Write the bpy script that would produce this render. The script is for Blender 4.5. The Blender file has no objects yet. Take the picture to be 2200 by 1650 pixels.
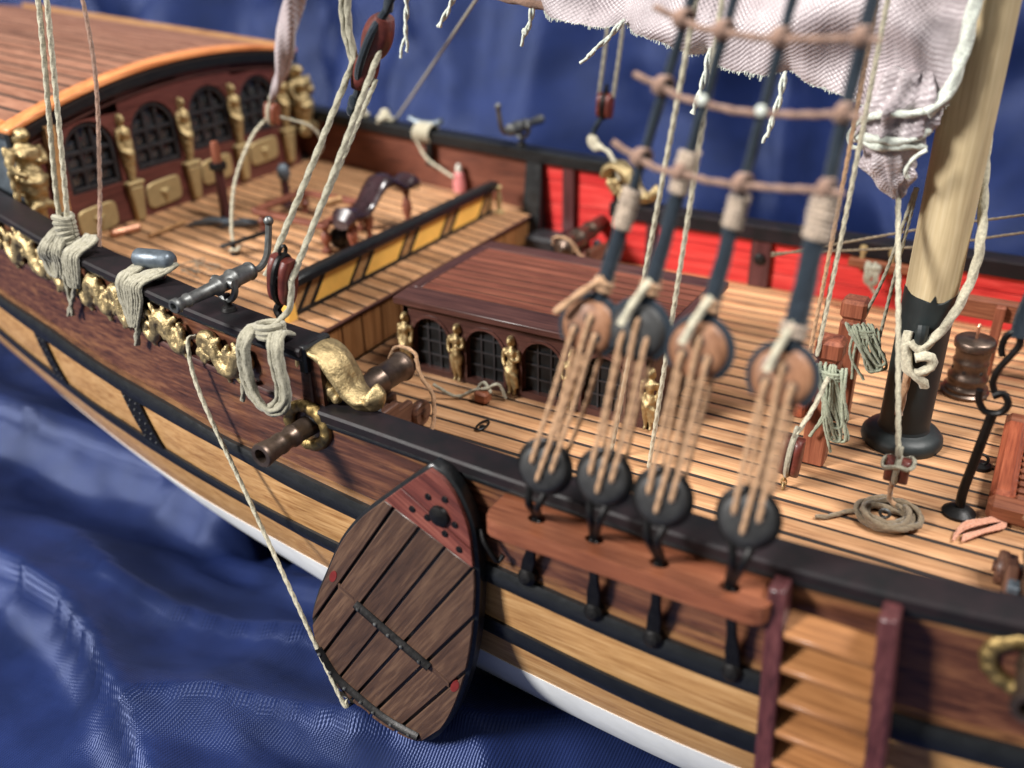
import bpy, bmesh, math, random
import numpy as np
from mathutils import Vector, Matrix, noise

random.seed(7)
S = 0.01                      # every length below is in centimetres of the real model
sc = bpy.context.scene
PI = math.pi

# ------------------------------------------------------------------ camera
CAM = Vector((1.0598, -13.2552, 7.3475))
cam_d = bpy.data.cameras.new('camera')
cam = bpy.data.objects.new('camera', cam_d)
sc.collection.objects.link(cam)
right = Vector((0.86585425, 0.49998289, -0.01770657))
up = Vector((-0.21866082, 0.41002825, 0.88547404))
back = Vector((0.44998206, -0.76281973, 0.46435138))
cam.matrix_world = Matrix(((right.x, up.x, back.x, CAM.x*S), (right.y, up.y, back.y, CAM.y*S),
                           (right.z, up.z, back.z, CAM.z*S), (0, 0, 0, 1)))
cam_d.sensor_width = 36
cam_d.lens = 32.76
cam_d.clip_start = 0.004
cam_d.clip_end = 50
cam_d.dof.use_dof = True
cam_d.dof.focus_distance = 13.3*S
cam_d.dof.aperture_fstop = 14.5
sc.camera = cam

# ------------------------------------------------------------------ world, lamps, exposure
world = bpy.data.worlds.new('World')
sc.world = world
world.use_nodes = True
bg = world.node_tree.nodes['Background']
bg.inputs['Color'].default_value = (0.93, 0.96, 1.0, 1)
bg.inputs['Strength'].default_value = 0.20


def lamp(name, loc, target, size, power, color, size_y=None):
    d = bpy.data.lights.new(name, 'AREA')
    d.shape = 'RECTANGLE'
    d.size = size*S
    d.size_y = (size_y or size)*S
    d.energy = power
    d.color = color
    o = bpy.data.objects.new(name, d)
    sc.collection.objects.link(o)
    o.location = Vector(loc)*S
    o.rotation_euler = (Vector(target)-Vector(loc)).to_track_quat('-Z', 'Y').to_euler()
    return o


lamp('window_light', (-62, -78, 62), (-4, 0, 0), 22, 27.0, (1.0, 0.97, 0.93), 22)
lamp('ceiling_light', (50, 4, 100), (-2, 0, 0), 26, 17.0, (1.0, 0.975, 0.94), 26)

sc.view_settings.view_transform = 'Standard'
sc.view_settings.look = 'None'
sc.view_settings.exposure = 0.0
sc.view_settings.gamma = 1.0
sc.render.engine = 'CYCLES'
sc.cycles.use_denoising = True
sc.cycles.max_bounces = 6
sc.cycles.caustics_reflective = False
sc.cycles.caustics_refractive = False
sc.cycles.sample_clamp_indirect = 6


# ------------------------------------------------------------------ materials
def lin(*c):
    return tuple((x/255/12.92 if x/255 <= .04045 else ((x/255+.055)/1.055)**2.4) for x in c)


def nt(name):
    m = bpy.data.materials.new(name)
    m.use_nodes = True
    t = m.node_tree
    b = t.nodes['Principled BSDF']
    return m, t, b


def N(t, kind, **kw):
    n = t.nodes.new(kind)
    for k, v in kw.items():
        if k in n.inputs:
            n.inputs[k].default_value = v
        else:
            setattr(n, k, v)
    return n


def ramp(t, stops):
    r = t.nodes.new('ShaderNodeValToRGB')
    e = r.color_ramp.elements
    while len(e) < len(stops):
        e.new(0.5)
    for k, (p, c) in enumerate(stops):
        e[k].position = p
        e[k].color = (*c, 1)
    return r


def coords(t, scale, jitter=True):
    tc = t.nodes.new('ShaderNodeTexCoord')
    mp = t.nodes.new('ShaderNodeMapping')
    mp.inputs['Scale'].default_value = scale
    t.links.new(tc.outputs['Object'], mp.inputs['Vector'])
    if jitter:
        oi = t.nodes.new('ShaderNodeObjectInfo')
        mu = N(t, 'ShaderNodeMath', operation='MULTIPLY')
        mu.inputs[1].default_value = 43.0
        t.links.new(oi.outputs['Random'], mu.inputs[0])
        t.links.new(mu.outputs[0], mp.inputs['Location'])
    return mp


def wood(name, dark, mid, light, axis='x', rough=.5, coat=0.0, var=.25, grain=1.0, bump=.25, wear=None, spec=.4):
    m, t, b = nt(name)
    L = t.links.new
    al, ac = 110*grain, 2500*grain
    sc_ = {'x': (al, ac, ac), 'y': (ac, al, ac), 'z': (ac, ac, al)}[axis]
    mp = coords(t, sc_)
    n1 = N(t, 'ShaderNodeTexNoise', Scale=1.0, Detail=5.0, Roughness=.62, Distortion=.25)
    L(mp.outputs[0], n1.inputs['Vector'])
    mp2 = coords(t, tuple(x*.22 for x in sc_))
    n2 = N(t, 'ShaderNodeTexNoise', Scale=1.0, Detail=3.0, Roughness=.5)
    L(mp2.outputs[0], n2.inputs['Vector'])
    mx = N(t, 'ShaderNodeMix', data_type='FLOAT')
    mx.inputs[0].default_value = .36
    L(n1.outputs['Fac'], mx.inputs[2])
    L(n2.outputs['Fac'], mx.inputs[3])
    r = ramp(t, [(.36, dark), (.5, mid), (.64, light)])
    L(mx.outputs[0], r.inputs[0])
    # broad uneven stain
    mp3 = coords(t, (130, 130, 130))
    n3 = N(t, 'ShaderNodeTexNoise', Scale=1.0, Detail=3.0, Roughness=.55)
    L(mp3.outputs[0], n3.inputs['Vector'])
    oi = t.nodes.new('ShaderNodeObjectInfo')
    a = N(t, 'ShaderNodeMath', operation='MULTIPLY_ADD')
    a.inputs[1].default_value = var
    a.inputs[2].default_value = 1-var/2-.2
    L(oi.outputs['Random'], a.inputs[0])
    a2 = N(t, 'ShaderNodeMath', operation='MULTIPLY_ADD')
    a2.inputs[1].default_value = .4
    L(n3.outputs['Fac'], a2.inputs[0])
    L(a.outputs[0], a2.inputs[2])
    hs = t.nodes.new('ShaderNodeHueSaturation')
    L(r.outputs[0], hs.inputs['Color'])
    L(a2.outputs[0], hs.inputs['Value'])
    out = hs.outputs[0]
    if wear:
        r2 = ramp(t, [(.56, (0, 0, 0)), (.72, (1, 1, 1))])
        mpw = coords(t, {'x': (35, 260, 260), 'y': (260, 35, 260), 'z': (260, 260, 35)}[axis])
        nw = N(t, 'ShaderNodeTexNoise', Scale=1.0, Detail=6.0, Roughness=.7)
        L(mpw.outputs[0], nw.inputs['Vector'])
        L(nw.outputs['Fac'], r2.inputs[0])
        mc = N(t, 'ShaderNodeMix', data_type='RGBA')
        L(r2.outputs[0], mc.inputs[0])
        L(out, mc.inputs[6])
        mc.inputs[7].default_value = (*wear, 1)
        out = mc.outputs[2]
    L(out, b.inputs['Base Color'])
    b.inputs['Roughness'].default_value = rough
    b.inputs['Specular IOR Level'].default_value = spec
    b.inputs['Coat Weight'].default_value = coat
    b.inputs['Coat Roughness'].default_value = .22
    bp = N(t, 'ShaderNodeBump', Strength=bump, Distance=.00012)
    L(mx.outputs[0], bp.inputs['Height'])
    L(bp.outputs[0], b.inputs['Normal'])
    return m


def paint(name, col, rough=.35, var=.12, bump=.3, scale=500, coat=0, metal=0, col2=None, spec=.5, fine=.00015):
    m, t, b = nt(name)
    L = t.links.new
    mp = coords(t, (scale,)*3)
    n = N(t, 'ShaderNodeTexNoise', Scale=1.0, Detail=5.0, Roughness=.65)
    L(mp.outputs[0], n.inputs['Vector'])
    c2 = col2 or tuple(x*(1-var*2) for x in col)
    r = ramp(t, [(.35, c2), (.65, col)])
    L(n.outputs['Fac'], r.inputs[0])
    L(r.outputs[0], b.inputs['Base Color'])
    rr = N(t, 'ShaderNodeMath', operation='MULTIPLY_ADD')
    rr.inputs[1].default_value = .3
    rr.inputs[2].default_value = rough-.15
    L(n.outputs['Fac'], rr.inputs[0])
    L(rr.outputs[0], b.inputs['Roughness'])
    b.inputs['Metallic'].default_value = metal
    b.inputs['Coat Weight'].default_value = coat
    b.inputs['Specular IOR Level'].default_value = spec
    bp = N(t, 'ShaderNodeBump', Strength=bump, Distance=fine)
    L(n.outputs['Fac'], bp.inputs['Height'])
    L(bp.outputs[0], b.inputs['Normal'])
    return m


M = {}
M['deck'] = wood('deck_oak', lin(148, 105, 72), lin(186, 139, 99), lin(202, 157, 117), 'x', .5, .12, .30, 1, .2)
M['deck_y'] = wood('deck_oak_cross', lin(104, 66, 36), lin(138, 94, 56), lin(160, 116, 74), 'z', .55, 0, .3)
M['natural'] = wood('limewood_strake', lin(140, 98, 56), lin(176, 134, 86), lin(196, 156, 108), 'x', .42, .25, .1, 1.1, .25)
M['brown'] = wood('walnut_stain', lin(46, 25, 18), lin(84, 50, 36), lin(118, 78, 54), 'x', .38, .25, .12, .8, .35, wear=lin(140, 96, 62))
M['mahog'] = wood('mahogany_x', lin(84, 44, 33), lin(116, 65, 49), lin(138, 84, 64), 'x', .5, .05, .3, 1, .25)
M['mahog_dark'] = wood('mahogany_dark_x', lin(48, 27, 24), lin(70, 42, 37), lin(88, 56, 49), 'x', .42, .15, .15, 1.2, .2)
M['mahog_dark_y'] = wood('mahogany_dark_y', lin(48, 27, 24), lin(70, 42, 37), lin(88, 56, 49), 'y', .42, .15, .15, 1.2, .2)
M['redwood'] = wood('padauk_x', lin(92, 50, 33), lin(124, 72, 49), lin(148, 93, 66), 'x', .45, .2, .2, 1.2, .2)
M['redwood_z'] = wood('padauk_z', lin(88, 44, 30), lin(120, 66, 46), lin(144, 86, 62), 'z', .5, .1, .2, 1.2, .2)
M['redwood_y'] = wood('padauk_y', lin(104, 46, 28), lin(142, 72, 46), lin(168, 92, 62), 'y', .5, .1, .2, 1.2, .2)
M['plum_z'] = wood('purpleheart_z', lin(48, 22, 24), lin(74, 38, 40), lin(94, 54, 54), 'z', .4, .25, .2, 1.2, .25)
M['plum_y'] = wood('purpleheart_y', lin(60, 29, 26), lin(88, 47, 42), lin(108, 62, 54), 'y', .4, .2, .2, 1.2, .25)
M['step'] = wood('cherry_step', lin(104, 66, 36), lin(138, 92, 54), lin(160, 112, 70), 'x', .42, .2, .3, 1, .25)
M['poop'] = wood('poop_mahogany', lin(96, 60, 44), lin(134, 92, 72), lin(158, 116, 94), 'x', .48, .1, .3, 1, .2)
M['orange'] = wood('cherry_edging', lin(170, 96, 54), lin(204, 128, 76), lin(220, 150, 96), 'y', .4, .2, .1, 1, .15)
M['mast'] = wood('pine_mast', lin(172, 153, 118), lin(186, 168, 132), lin(197, 181, 148), 'z', .7, 0, .08, .9, .2)
M['leeboard'] = wood('weathered_walnut', lin(50, 34, 26), lin(72, 51, 39), lin(98, 74, 57), 'x', .5, .12, .18, .9, .4)
M['leered'] = wood('mahogany_bow', lin(66, 28, 24), lin(98, 48, 40), lin(128, 74, 62), 'x', .5, .12, .12, 1.0, .4)
M['tan'] = wood('tan_timber', lin(130, 88, 54), lin(166, 124, 80), lin(186, 146, 100), 'x', .55, 0, .15)
M['carriage'] = wood('carriage_walnut', lin(64, 40, 32), lin(98, 66, 52), lin(120, 86, 68), 'y', .5, .1, .3)
M['black'] = paint('black_lacquer', (.009, .010, .011), .36, .1, .6, 520, .08, fine=.0002, spec=.4)
M['black_top'] = paint('worn_purple_black', (.016, .010, .012), .5, .2, .4, 260, 0, col2=(.008, .008, .009), spec=.22)
M['iron'] = paint('blackened_iron', (.016, .015, .015), .42, .2, .5, 700, 0, .6)
M['white'] = paint('white_bottom_paint', (.88, .90, .90), .4, .04, .1, 200)
M['red'] = wood('vermilion_planks', lin(176, 36, 38), lin(206, 54, 52), lin(222, 84, 78), 'x', .42, .12, .22, .6, .25)
M['redspot'] = paint('red_spot', lin(112, 32, 28), .5, .2, .3, 600)
M['yellow'] = paint('yellow_panel', lin(248, 192, 94), .42, .06, .1, 300)
M['gold'] = paint('gilded_casting', (.54, .41, .21), .48, .2, 1.0, 900, 0, .85, fine=.0003)
M['goldp'] = paint('gold_paint', (.50, .37, .18), .55, .08, .5, 900, 0, .55)
M['golddark'] = paint('old_gold', (.40, .28, .11), .42, .25, 1.0, 900, 0, .85, fine=.0003)
M['bronze'] = paint('dark_bronze', (.16, .115, .09), .38, .2, .3, 500, 0, .85)
M['pewter'] = paint('pewter', (.20, .205, .20), .46, .25, .5, 600, 0, .8)
M['lead'] = paint('blue_lead', (.14, .17, .20), .42, .2, .5, 600, 0, .5)
M['caulk'] = paint('black_caulk', (.020, .014, .012), .7, .1, .2, 500)
M['glass'] = paint('dark_pane', (.035, .038, .042), .12, .3, .1, 300, .6)
M['darkpane'] = paint('black_pane', (.010, .011, .012), .42, .3, .2, 260, 0, spec=.25)
M['blackwood'] = paint('ebonised_frame', (.022, .021, .024), .45, .2, .3, 700)
M['mastblack'] = paint('mast_black', (.014, .020, .021), .5, .1, .35, 500)
M['blockred'] = paint('red_block_varnish', lin(100, 42, 34), .45, .25, .5, 700, .15)
M['copper'] = paint('copper', (.75, .38, .24), .35, .2, .4, 600, 0, .8)
M['ironwhite'] = paint('chalk_white', (.74, .74, .66), .6, .15, .3, 500)
M['pink'] = paint('pink_enamel', lin(222, 140, 140), .4, .1, .1, 300)


def ropemat(name, col, var=.2):
    m = paint(name, col, .85, var, .7, 2600, spec=.15, fine=.0002)
    b = m.node_tree.nodes['Principled BSDF']
    b.inputs['Sheen Weight'].default_value = .25
    return m


M['rope'] = ropemat('grey_hemp', lin(164, 159, 140))
M['ropew'] = ropemat('pale_twine', lin(196, 189, 166))
M['ropet'] = ropemat('tan_lanyard', lin(186, 148, 114))
M['ropeg'] = ropemat('green_grey_cord', lin(160, 166, 144))
M['roped'] = ropemat('old_coil_hemp', lin(136, 120, 98))
M['ropebr'] = ropemat('brown_ratline', lin(150, 120, 104))
M['ropeb'] = ropemat('tarred_shroud', lin(34, 44, 54))
M['ropec'] = ropemat('copper_floss', lin(220, 158, 130))
M['cordw'] = ropemat('white_reef_cord', lin(226, 232, 220))


def cloth_mat(name, col, col2, pitch, rough, sheen, bump, spec=.5, rot=0, metal=0, scale2=60, weave=1.0, wcol=.14, tint=None):
    m, t, b = nt(name)
    L = t.links.new
    tc = t.nodes.new('ShaderNodeUVMap')
    mp = t.nodes.new('ShaderNodeMapping')
    mp.inputs['Rotation'].default_value = (0, 0, rot)
    L(tc.outputs[0], mp.inputs['Vector'])
    sx = t.nodes.new('ShaderNodeSeparateXYZ')
    L(mp.outputs[0], sx.inputs[0])
    k = 2*PI/(pitch*S)
    outs = []
    for a, f in (('X', 1.0), ('Y', 1.15)):
        mu = N(t, 'ShaderNodeMath', operation='MULTIPLY')
        mu.inputs[1].default_value = k*f
        L(sx.outputs[a], mu.inputs[0])
        si = N(t, 'ShaderNodeMath', operation='SINE')
        L(mu.outputs[0], si.inputs[0])
        outs.append(si.outputs[0])
    pr = N(t, 'ShaderNodeMath', operation='MULTIPLY')
    L(outs[0], pr.inputs[0])
    L(outs[1], pr.inputs[1])
    ad = N(t, 'ShaderNodeMath', operation='MULTIPLY_ADD')
    ad.inputs[1].default_value = .6 if weave > .5 else 1.0
    L(pr.outputs[0], ad.inputs[0])
    wm = N(t, 'ShaderNodeMath', operation='MULTIPLY')
    wm.inputs[1].default_value = weave
    L(outs[0], wm.inputs[0])
    L(wm.outputs[0], ad.inputs[2])
    n = N(t, 'ShaderNodeTexNoise', Scale=float(scale2), Detail=4.0, Roughness=.6)
    L(tc.outputs[0], n.inputs['Vector'])
    r = ramp(t, [(.35, col2), (.65, col)])
    L(n.outputs['Fac'], r.inputs[0])
    wv = N(t, 'ShaderNodeMath', operation='MULTIPLY_ADD')
    wv.inputs[1].default_value = wcol
    wv.inputs[2].default_value = 1.0
    L(ad.outputs[0], wv.inputs[0])
    hs = t.nodes.new('ShaderNodeHueSaturation')
    L(r.outputs[0], hs.inputs['Color'])
    L(wv.outputs[0], hs.inputs['Value'])
    L(hs.outputs[0], b.inputs['Base Color'])
    b.inputs['Roughness'].default_value = rough
    b.inputs['Specular IOR Level'].default_value = spec
    b.inputs['Sheen Weight'].default_value = sheen
    b.inputs['Sheen Roughness'].default_value = .35
    b.inputs['Sheen Tint'].default_value = (*[min(1, x*3+.2) for x in col], 1)
    b.inputs['Metallic'].default_value = metal
    if tint:
        b.inputs['Specular Tint'].default_value = (*tint, 1)
    bp = N(t, 'ShaderNodeBump', Strength=bump, Distance=.0001)
    L(ad.outputs[0], bp.inputs['Height'])
    L(bp.outputs[0], b.inputs['Normal'])
    return m


M['blue'] = cloth_mat('blue_satin', lin(27, 39, 80), lin(18, 28, 60), .045, .36, 0, .32, .34, wcol=.16, tint=(.40, .50, .88))
M['sail'] = cloth_mat('silk_sail', lin(194, 183, 185), lin(160, 148, 151), .070, .38, .3, .6, .55, scale2=140, weave=.12, wcol=.10)


# ------------------------------------------------------------------ mesh helpers
W = {}


class G:
    def __init__(s):
        s.v = []
        s.f = []

    def add(s, v, f):
        o = len(s.v)
        s.v += [Vector(p) for p in v]
        s.f += [tuple(i+o for i in q) for q in f]
        return s

    def box(s, c, sz, R=None):
        c = Vector(c)
        h = Vector(sz)/2
        v = []
        for x in (-1, 1):
            for y in (-1, 1):
                for z in (-1, 1):
                    p = Vector((x*h.x, y*h.y, z*h.z))
                    v.append(c+(R @ p if R else p))
        return s.add(v, [(0, 1, 3, 2), (4, 6, 7, 5), (0, 4, 5, 1), (2, 3, 7, 6), (0, 2, 6, 4), (1, 5, 7, 3)])

    def hexa(s, p):   # 8 corners: bottom 4 ccw, top 4 ccw
        return s.add(p, [(0, 3, 2, 1), (4, 5, 6, 7), (0, 1, 5, 4), (1, 2, 6, 5), (2, 3, 7, 6), (3, 0, 4, 7)])

    def prism(s, poly, ext):
        n = len(poly)
        e = Vector(ext)
        a = [Vector(p) for p in poly]
        return s.add(a+[p+e for p in a], [tuple(range(n-1, -1, -1)), tuple(range(n, 2*n))] +
                     [(i, (i+1) % n, n+(i+1) % n, n+i) for i in range(n)])

    def loft(s, rows, close=False, caps=False):
        n = len(rows[0])
        v = [p for r in rows for p in r]
        f = []
        for i in range(len(rows)-1):
            for j in range(n if close else n-1):
                k = (j+1) % n
                f.append((i*n+j, i*n+k, (i+1)*n+k, (i+1)*n+j))
        if caps:
            f.append(tuple(range(n-1, -1, -1)))
            f.append(tuple((len(rows)-1)*n+j for j in range(n)))
        return s.add(v, f)

    def lathe(s, prof, c=(0, 0, 0), axis=(0, 0, 1), n=20, sx=1.0):
        c = Vector(c)
        q = Vector(axis).normalized().to_track_quat('Z', 'Y').to_matrix()
        rows = []
        for r, z in prof:
            rows.append([c+q @ Vector((r*math.cos(a)*sx, r*math.sin(a), z)) for a in [2*PI*k/n for k in range(n)]])
        return s.loft(rows, True, True)

    def tube(s, path, r, n=8, lobes=0, pitch=0, depth=.2, closed=False, flat=1.0):
        p = [Vector(q) for q in path]
        if closed:
            p = p+[p[0]]
        rr = r if isinstance(r, (list, tuple)) else [r]*len(p)
        T = []
        for i in range(len(p)):
            a = p[max(0, i-1)]
            b = p[min(len(p)-1, i+1)]
            d = (b-a)
            T.append(d.normalized() if d.length > 1e-9 else Vector((0, 0, 1)))
        u = T[0].orthogonal().normalized()
        rows = []
        L = 0
        for i in range(len(p)):
            u = (u-T[i]*u.dot(T[i]))
            u = u.normalized() if u.length > 1e-6 else T[i].orthogonal().normalized()
            w = T[i].cross(u)
            if i:
                L += (p[i]-p[i-1]).length
            row = []
            for k in range(n):
                a = 2*PI*k/n
                q = rr[i]
                if lobes:
                    q *= 1-depth+depth*2*abs(math.cos(.5*lobes*(a-L/pitch*2*PI/lobes)))
                row.append(p[i]+u*(q*math.cos(a))+w*(q*math.sin(a)*flat))
            rows.append(row)
        return s.loft(rows, True, True)

    def ball(s, c, r, n=10, R=None):
        c = Vector(c)
        r = Vector(r) if not isinstance(r, (int, float)) else Vector((r, r, r))
        rows = []
        m = n//2+1
        for i in range(1, m):
            th = PI*i/m
            row = []
            for k in range(n):
                a = 2*PI*k/n
                p = Vector((r.x*math.sin(th)*math.cos(a), r.y*math.sin(th)*math.sin(a), -r.z*math.cos(th)))
                row.append(c+(R @ p if R else p))
            rows.append(row)
        return s.loft(rows, True, True)


def smooth_path(pts, step):
    """Catmull-Rom through the points, resampled at an even step."""
    p = [Vector(q) for q in pts]
    if len(p) == 2:
        n = max(1, int((p[1]-p[0]).length/step))
        return [p[0].lerp(p[1], i/n) for i in range(n+1)]
    q = [p[0]*2-p[1]]+p+[p[-1]*2-p[-2]]
    fine = []
    for i in range(1, len(q)-2):
        for k in range(24):
            t = k/24
            a, b, c, d = q[i-1], q[i], q[i+1], q[i+2]
            fine.append(.5*((2*b)+(c-a)*t+(2*a-5*b+4*c-d)*t*t+(3*b-a-3*c+d)*t**3))
    fine.append(p[-1])
    out = [fine[0]]
    acc = 0
    for a, b in zip(fine, fine[1:]):
        d = (b-a).length
        while acc+d >= step and d > 1e-9:
            t = (step-acc)/d
            a = a.lerp(b, t)
            out.append(a.copy())
            d = (b-a).length
            acc = 0
        acc += d
    out.append(fine[-1])
    return out


def obj(name, g, mat, parent=None, smooth=True, bevel=0, angle=35, uv=None, remesh=0, sub=0, origin=None):
    v = g.v
    if origin is not None:
        o0 = Vector(origin)
    else:
        xs = [p.x for p in v]
        ys = [p.y for p in v]
        zs = [p.z for p in v]
        o0 = Vector(((min(xs)+max(xs))/2, (min(ys)+max(ys))/2, min(zs)))
    me = bpy.data.meshes.new(name)
    me.from_pydata([(p-o0)*S for p in v], [], g.f)
    bm = bmesh.new()
    bm.from_mesh(me)
    bmesh.ops.recalc_face_normals(bm, faces=bm.faces)
    if bevel:
        ed = [e for e in bm.edges if len(e.link_faces) == 2 and e.calc_face_angle(0) > math.radians(40)]
        bmesh.ops.bevel(bm, geom=ed, offset=bevel*S, segments=1, profile=.5, affect='EDGES', clamp_overlap=True)
    bm.to_mesh(me)
    bm.free()
    me.materials.append(M[mat] if isinstance(mat, str) else mat)
    if smooth:
        me.shade_smooth()
        me.set_sharp_from_angle(angle=math.radians(angle))
    if uv is not None:
        l = me.uv_layers.new(name='UVMap')
        for lp in me.loops:
            l.data[lp.index].uv = uv[lp.vertex_index]
    o = bpy.data.objects.new(name, me)
    sc.collection.objects.link(o)
    if remesh:
        md = o.modifiers.new('remesh', 'REMESH')
        md.mode = 'VOXEL'
        md.voxel_size = remesh*S
        md.use_smooth_shade = True
        ms = o.modifiers.new('smooth', 'SMOOTH')
        ms.factor = .5
        ms.iterations = 2
    if sub:
        md = o.modifiers.new('sub', 'SUBSURF')
        md.levels = md.render_levels = sub
    place(o, o0, parent)
    return o


def place(o, o0, parent):
    W[o.name] = o0
    if parent is not None:
        o.parent = parent
        o.location = (o0-W[parent.name])*S
    else:
        o.location = o0*S


def tag(o, label=None, cat=None, group=None, kind=None):
    if label:
        o['label'] = label
    if cat:
        o['category'] = cat
    if group:
        o['group'] = group
    if kind:
        o['kind'] = kind
    return o


def thing(name, loc, label, cat, group=None):
    o = bpy.data.objects.new(name, None)
    o.empty_display_size = .002
    sc.collection.objects.link(o)
    place(o, Vector(loc), None)
    return tag(o, label, cat, group)


def itp(tab, x):
    n = len(tab)
    x = min(max(x, tab[0][0]), tab[-1][0])
    i = 0
    while i < n-2 and x > tab[i+1][0]:
        i += 1

    def m(k):
        a = tab[max(0, k-1)]
        b = tab[min(n-1, k+1)]
        return (b[1]-a[1])/(b[0]-a[0])
    x0, y0 = tab[i]
    x1, y1 = tab[i+1]
    h = x1-x0
    t = (x-x0)/h
    return (2*t**3-3*t*t+1)*y0+(t**3-2*t*t+t)*h*m(i)+(-2*t**3+3*t*t)*y1+(t**3-t*t)*h*m(i+1)


def frange(a, b, n):
    return [a+(b-a)*i/n for i in range(n+1)]


def rope(pts, r, mat, name='rope', parent=None, lobes=3, step=None, n=12, pitch=None, smooth_it=True, flat=1.0):
    r = r*.84
    step = step or r*1.4
    path = smooth_path(pts, step) if smooth_it else [Vector(p) for p in pts]
    g = G().tube(path, r, n, lobes, pitch or r*6.5, .26, flat=flat)
    return obj(name, g, mat, parent, angle=80)
# ------------------------------------------------------------------ the cloth the model stands on
ZC = -5.7
def ridge(d, w1, w2):
    # soft asymmetric crease profile: steep on one side
    w = w1 if d < 0 else w2
    q = max(0.0, 1-math.sqrt(d*d+.09)/w)
    return q**1.5


FOLDS = [  # (x0, y0, x1, y1, height, steep width, gentle width)
    (-24, -2.4, -8.5, -3.6, 1.5, .9, 3.4), (-17.5, -5.6, -9.2, -7.6, 1.15, .6, 2.6),
    (-12.0, -5.4, -6.4, -5.2, .6, .6, 1.7), (-27, 1.4, -15, -1.2, .8, 1.2, 3.2),
    (-7.2, -6.6, -2.0, -3.2, .8, .8, 2.2), (-30, 5.5, -18, 3.2, 1.2, 1.0, 3.2), (-5.5, -8.2, 2, -6.6, .8, .8, 2.4),
    (-30, -3, -20, -9, .8, .6, 1.9), (-16, -10, -6, -11.5, .6, .6, 1.8)]


def cloth_z(x, y):
    z = 0.0
    for x0, y0, x1, y1, h, w1, w2 in FOLDS:
        dx, dy = x1-x0, y1-y0
        L = math.hypot(dx, dy)
        s = ((x-x0)*dx+(y-y0)*dy)/L/L
        d = (-(x-x0)*dy+(y-y0)*dx)/L+.35*math.sin(s*5+x0)
        e = math.exp(-((max(0, -s)+max(0, s-1))*L/2.2)**2)
        z += h*e*ridge(d, w1, w2)
    z = .95*z+.22*noise.noise(Vector((x*.22, y*.3, 1.3)))
    # sharp small creases
    a = noise.noise(Vector((x*.33+y*.25, y*.55-x*.12, 7.1)))
    b = noise.noise(Vector((x*.7-y*.5, y*.8+x*.35, 2.2)))
    z += .55*max(0, .5-abs(a))**2+.20*max(0, .45-abs(b))**2
    return z


def backdrop_path():
    # plan curve of the cloth from under the ship to the hanging part
    pts = []
    y = -16.0
    while y < 13:
        pts.append((y, ZC))
        y += .16 if y < 1.5 else .6
    for k in range(1, 9):
        a = k/8*PI/2
        pts.append((13+3*math.sin(a), ZC+3-3*math.cos(a)))
    z = ZC+3
    while z < 16:
        z += .7
        pts.append((16.0+.38*(z-ZC-3), z))
    return pts


XS = []
x = -52.0
while x < 28:
    XS.append(x)
    x += .17 if -24 < x < 3 else .4
rows = []
uvs = []
bp_ = backdrop_path()
vlen = 0
prev = None
for (y, z) in bp_:
    if prev:
        vlen += math.hypot(y-prev[0], z-prev[1])
    prev = (y, z)
    row = []
    for x in XS:
        hang = min(1, max(0, (y-9)/6))
        dz = cloth_z(x, y)*(1-hang) if y < 14 else 0
        fade = min(1, max(0, max(abs(x+.5)-9.5, abs(y-.1)-2.2)/2.0))
        fade = fade*fade*(3-2*fade)
        dz = dz*fade+1.7*fade*(1-hang)*min(1, max(0, (4-y)/4))
        fold = hang*(1.9*math.sin(x*.40+.8*math.sin(x*.17+z*.08)+.12*z)+.35*math.sin(x*1.5+1+z*.10)+1.2*math.sin(x*.21+2))
        wr = noise.noise(Vector((x*.22+z*.10, z*.28-x*.10, 5.5)))
        fold += hang*(1.6*max(0, .45-abs(wr))**1.3+.7*noise.noise(Vector((x*.35, z*.2, 9))))
        row.append(Vector((x+.3*fold*hang, y+fold, z+dz+.35*hang*math.sin(x*.9+z*.3))))
        uvs.append((x*S, vlen*S))
    rows.append(row)
g = G().loft(rows)
o = obj('cloth', g, 'blue', None, uv=uvs, angle=180)
tag(o, 'creased blue satin cloth spread under and hung behind the model ship', 'cloth', kind='structure')

# ------------------------------------------------------------------ hull form
YN = [(-24, -1.6), (-20, -2.9), (-16, -3.8), (-14.25, -4.15), (-12.6, -4.45), (-10.1, -4.8), (-7.8, -5.02), (-5.8, -5.12), (-3.5, -5.23), (-.4, -5.28), (1.8, -5.1), (5, -4.5), (9, -2.6)]
YF = [(-24, 3.2), (-20, 4.1), (-16, 4.75), (-12, 5.1), (-8, 5.28), (-3, 5.28), (1, 5.2), (5, 4.6), (9, 2.8)]
ZW = [(-24, 1.6), (-20, 1.1), (-16, .65), (-12, .25), (-10.8, .12), (-8.5, -.05), (-7.2, -.20), (-3.9, -.42), (-1.8, -.54), (1, -.54), (4, -.45), (9, -.1)]
ZT = [(-24, 2.0), (-20, 1.4), (-15.6, .86), (-13.7, .72), (-12, .5), (-10.2, .36), (-8.9, .21), (-7.9, .15), (-6, 0), (-3.9, -.15), (-1.9, -.25), (1, -.24), (4, -.15), (9, .2)]
RR = [(-24, 3.2), (-16, 4.0), (-14, 4.2), (-12, 4.4), (-10, 4.6), (-6, 4.8), (-2, 4.7), (9, 4.6)]
ZS0 = [(-24, .9), (-16, -.15), (-13, -.52), (-11.7, -.60), (-8.7, -.86), (-7, -.94), (-4, -1.11), (-2.7, -1.22), (-1.5, -1.26), (1, -1.22), (4, -1.1), (9, -.7)]
ZS1 = [(-24, .65), (-16, -.42), (-13, -.78), (-11.5, -.90), (-9, -1.05), (-7, -1.19), (-4, -1.42), (-1.9, -1.60), (1, -1.58), (4, -1.4), (9, -1.0)]
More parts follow.
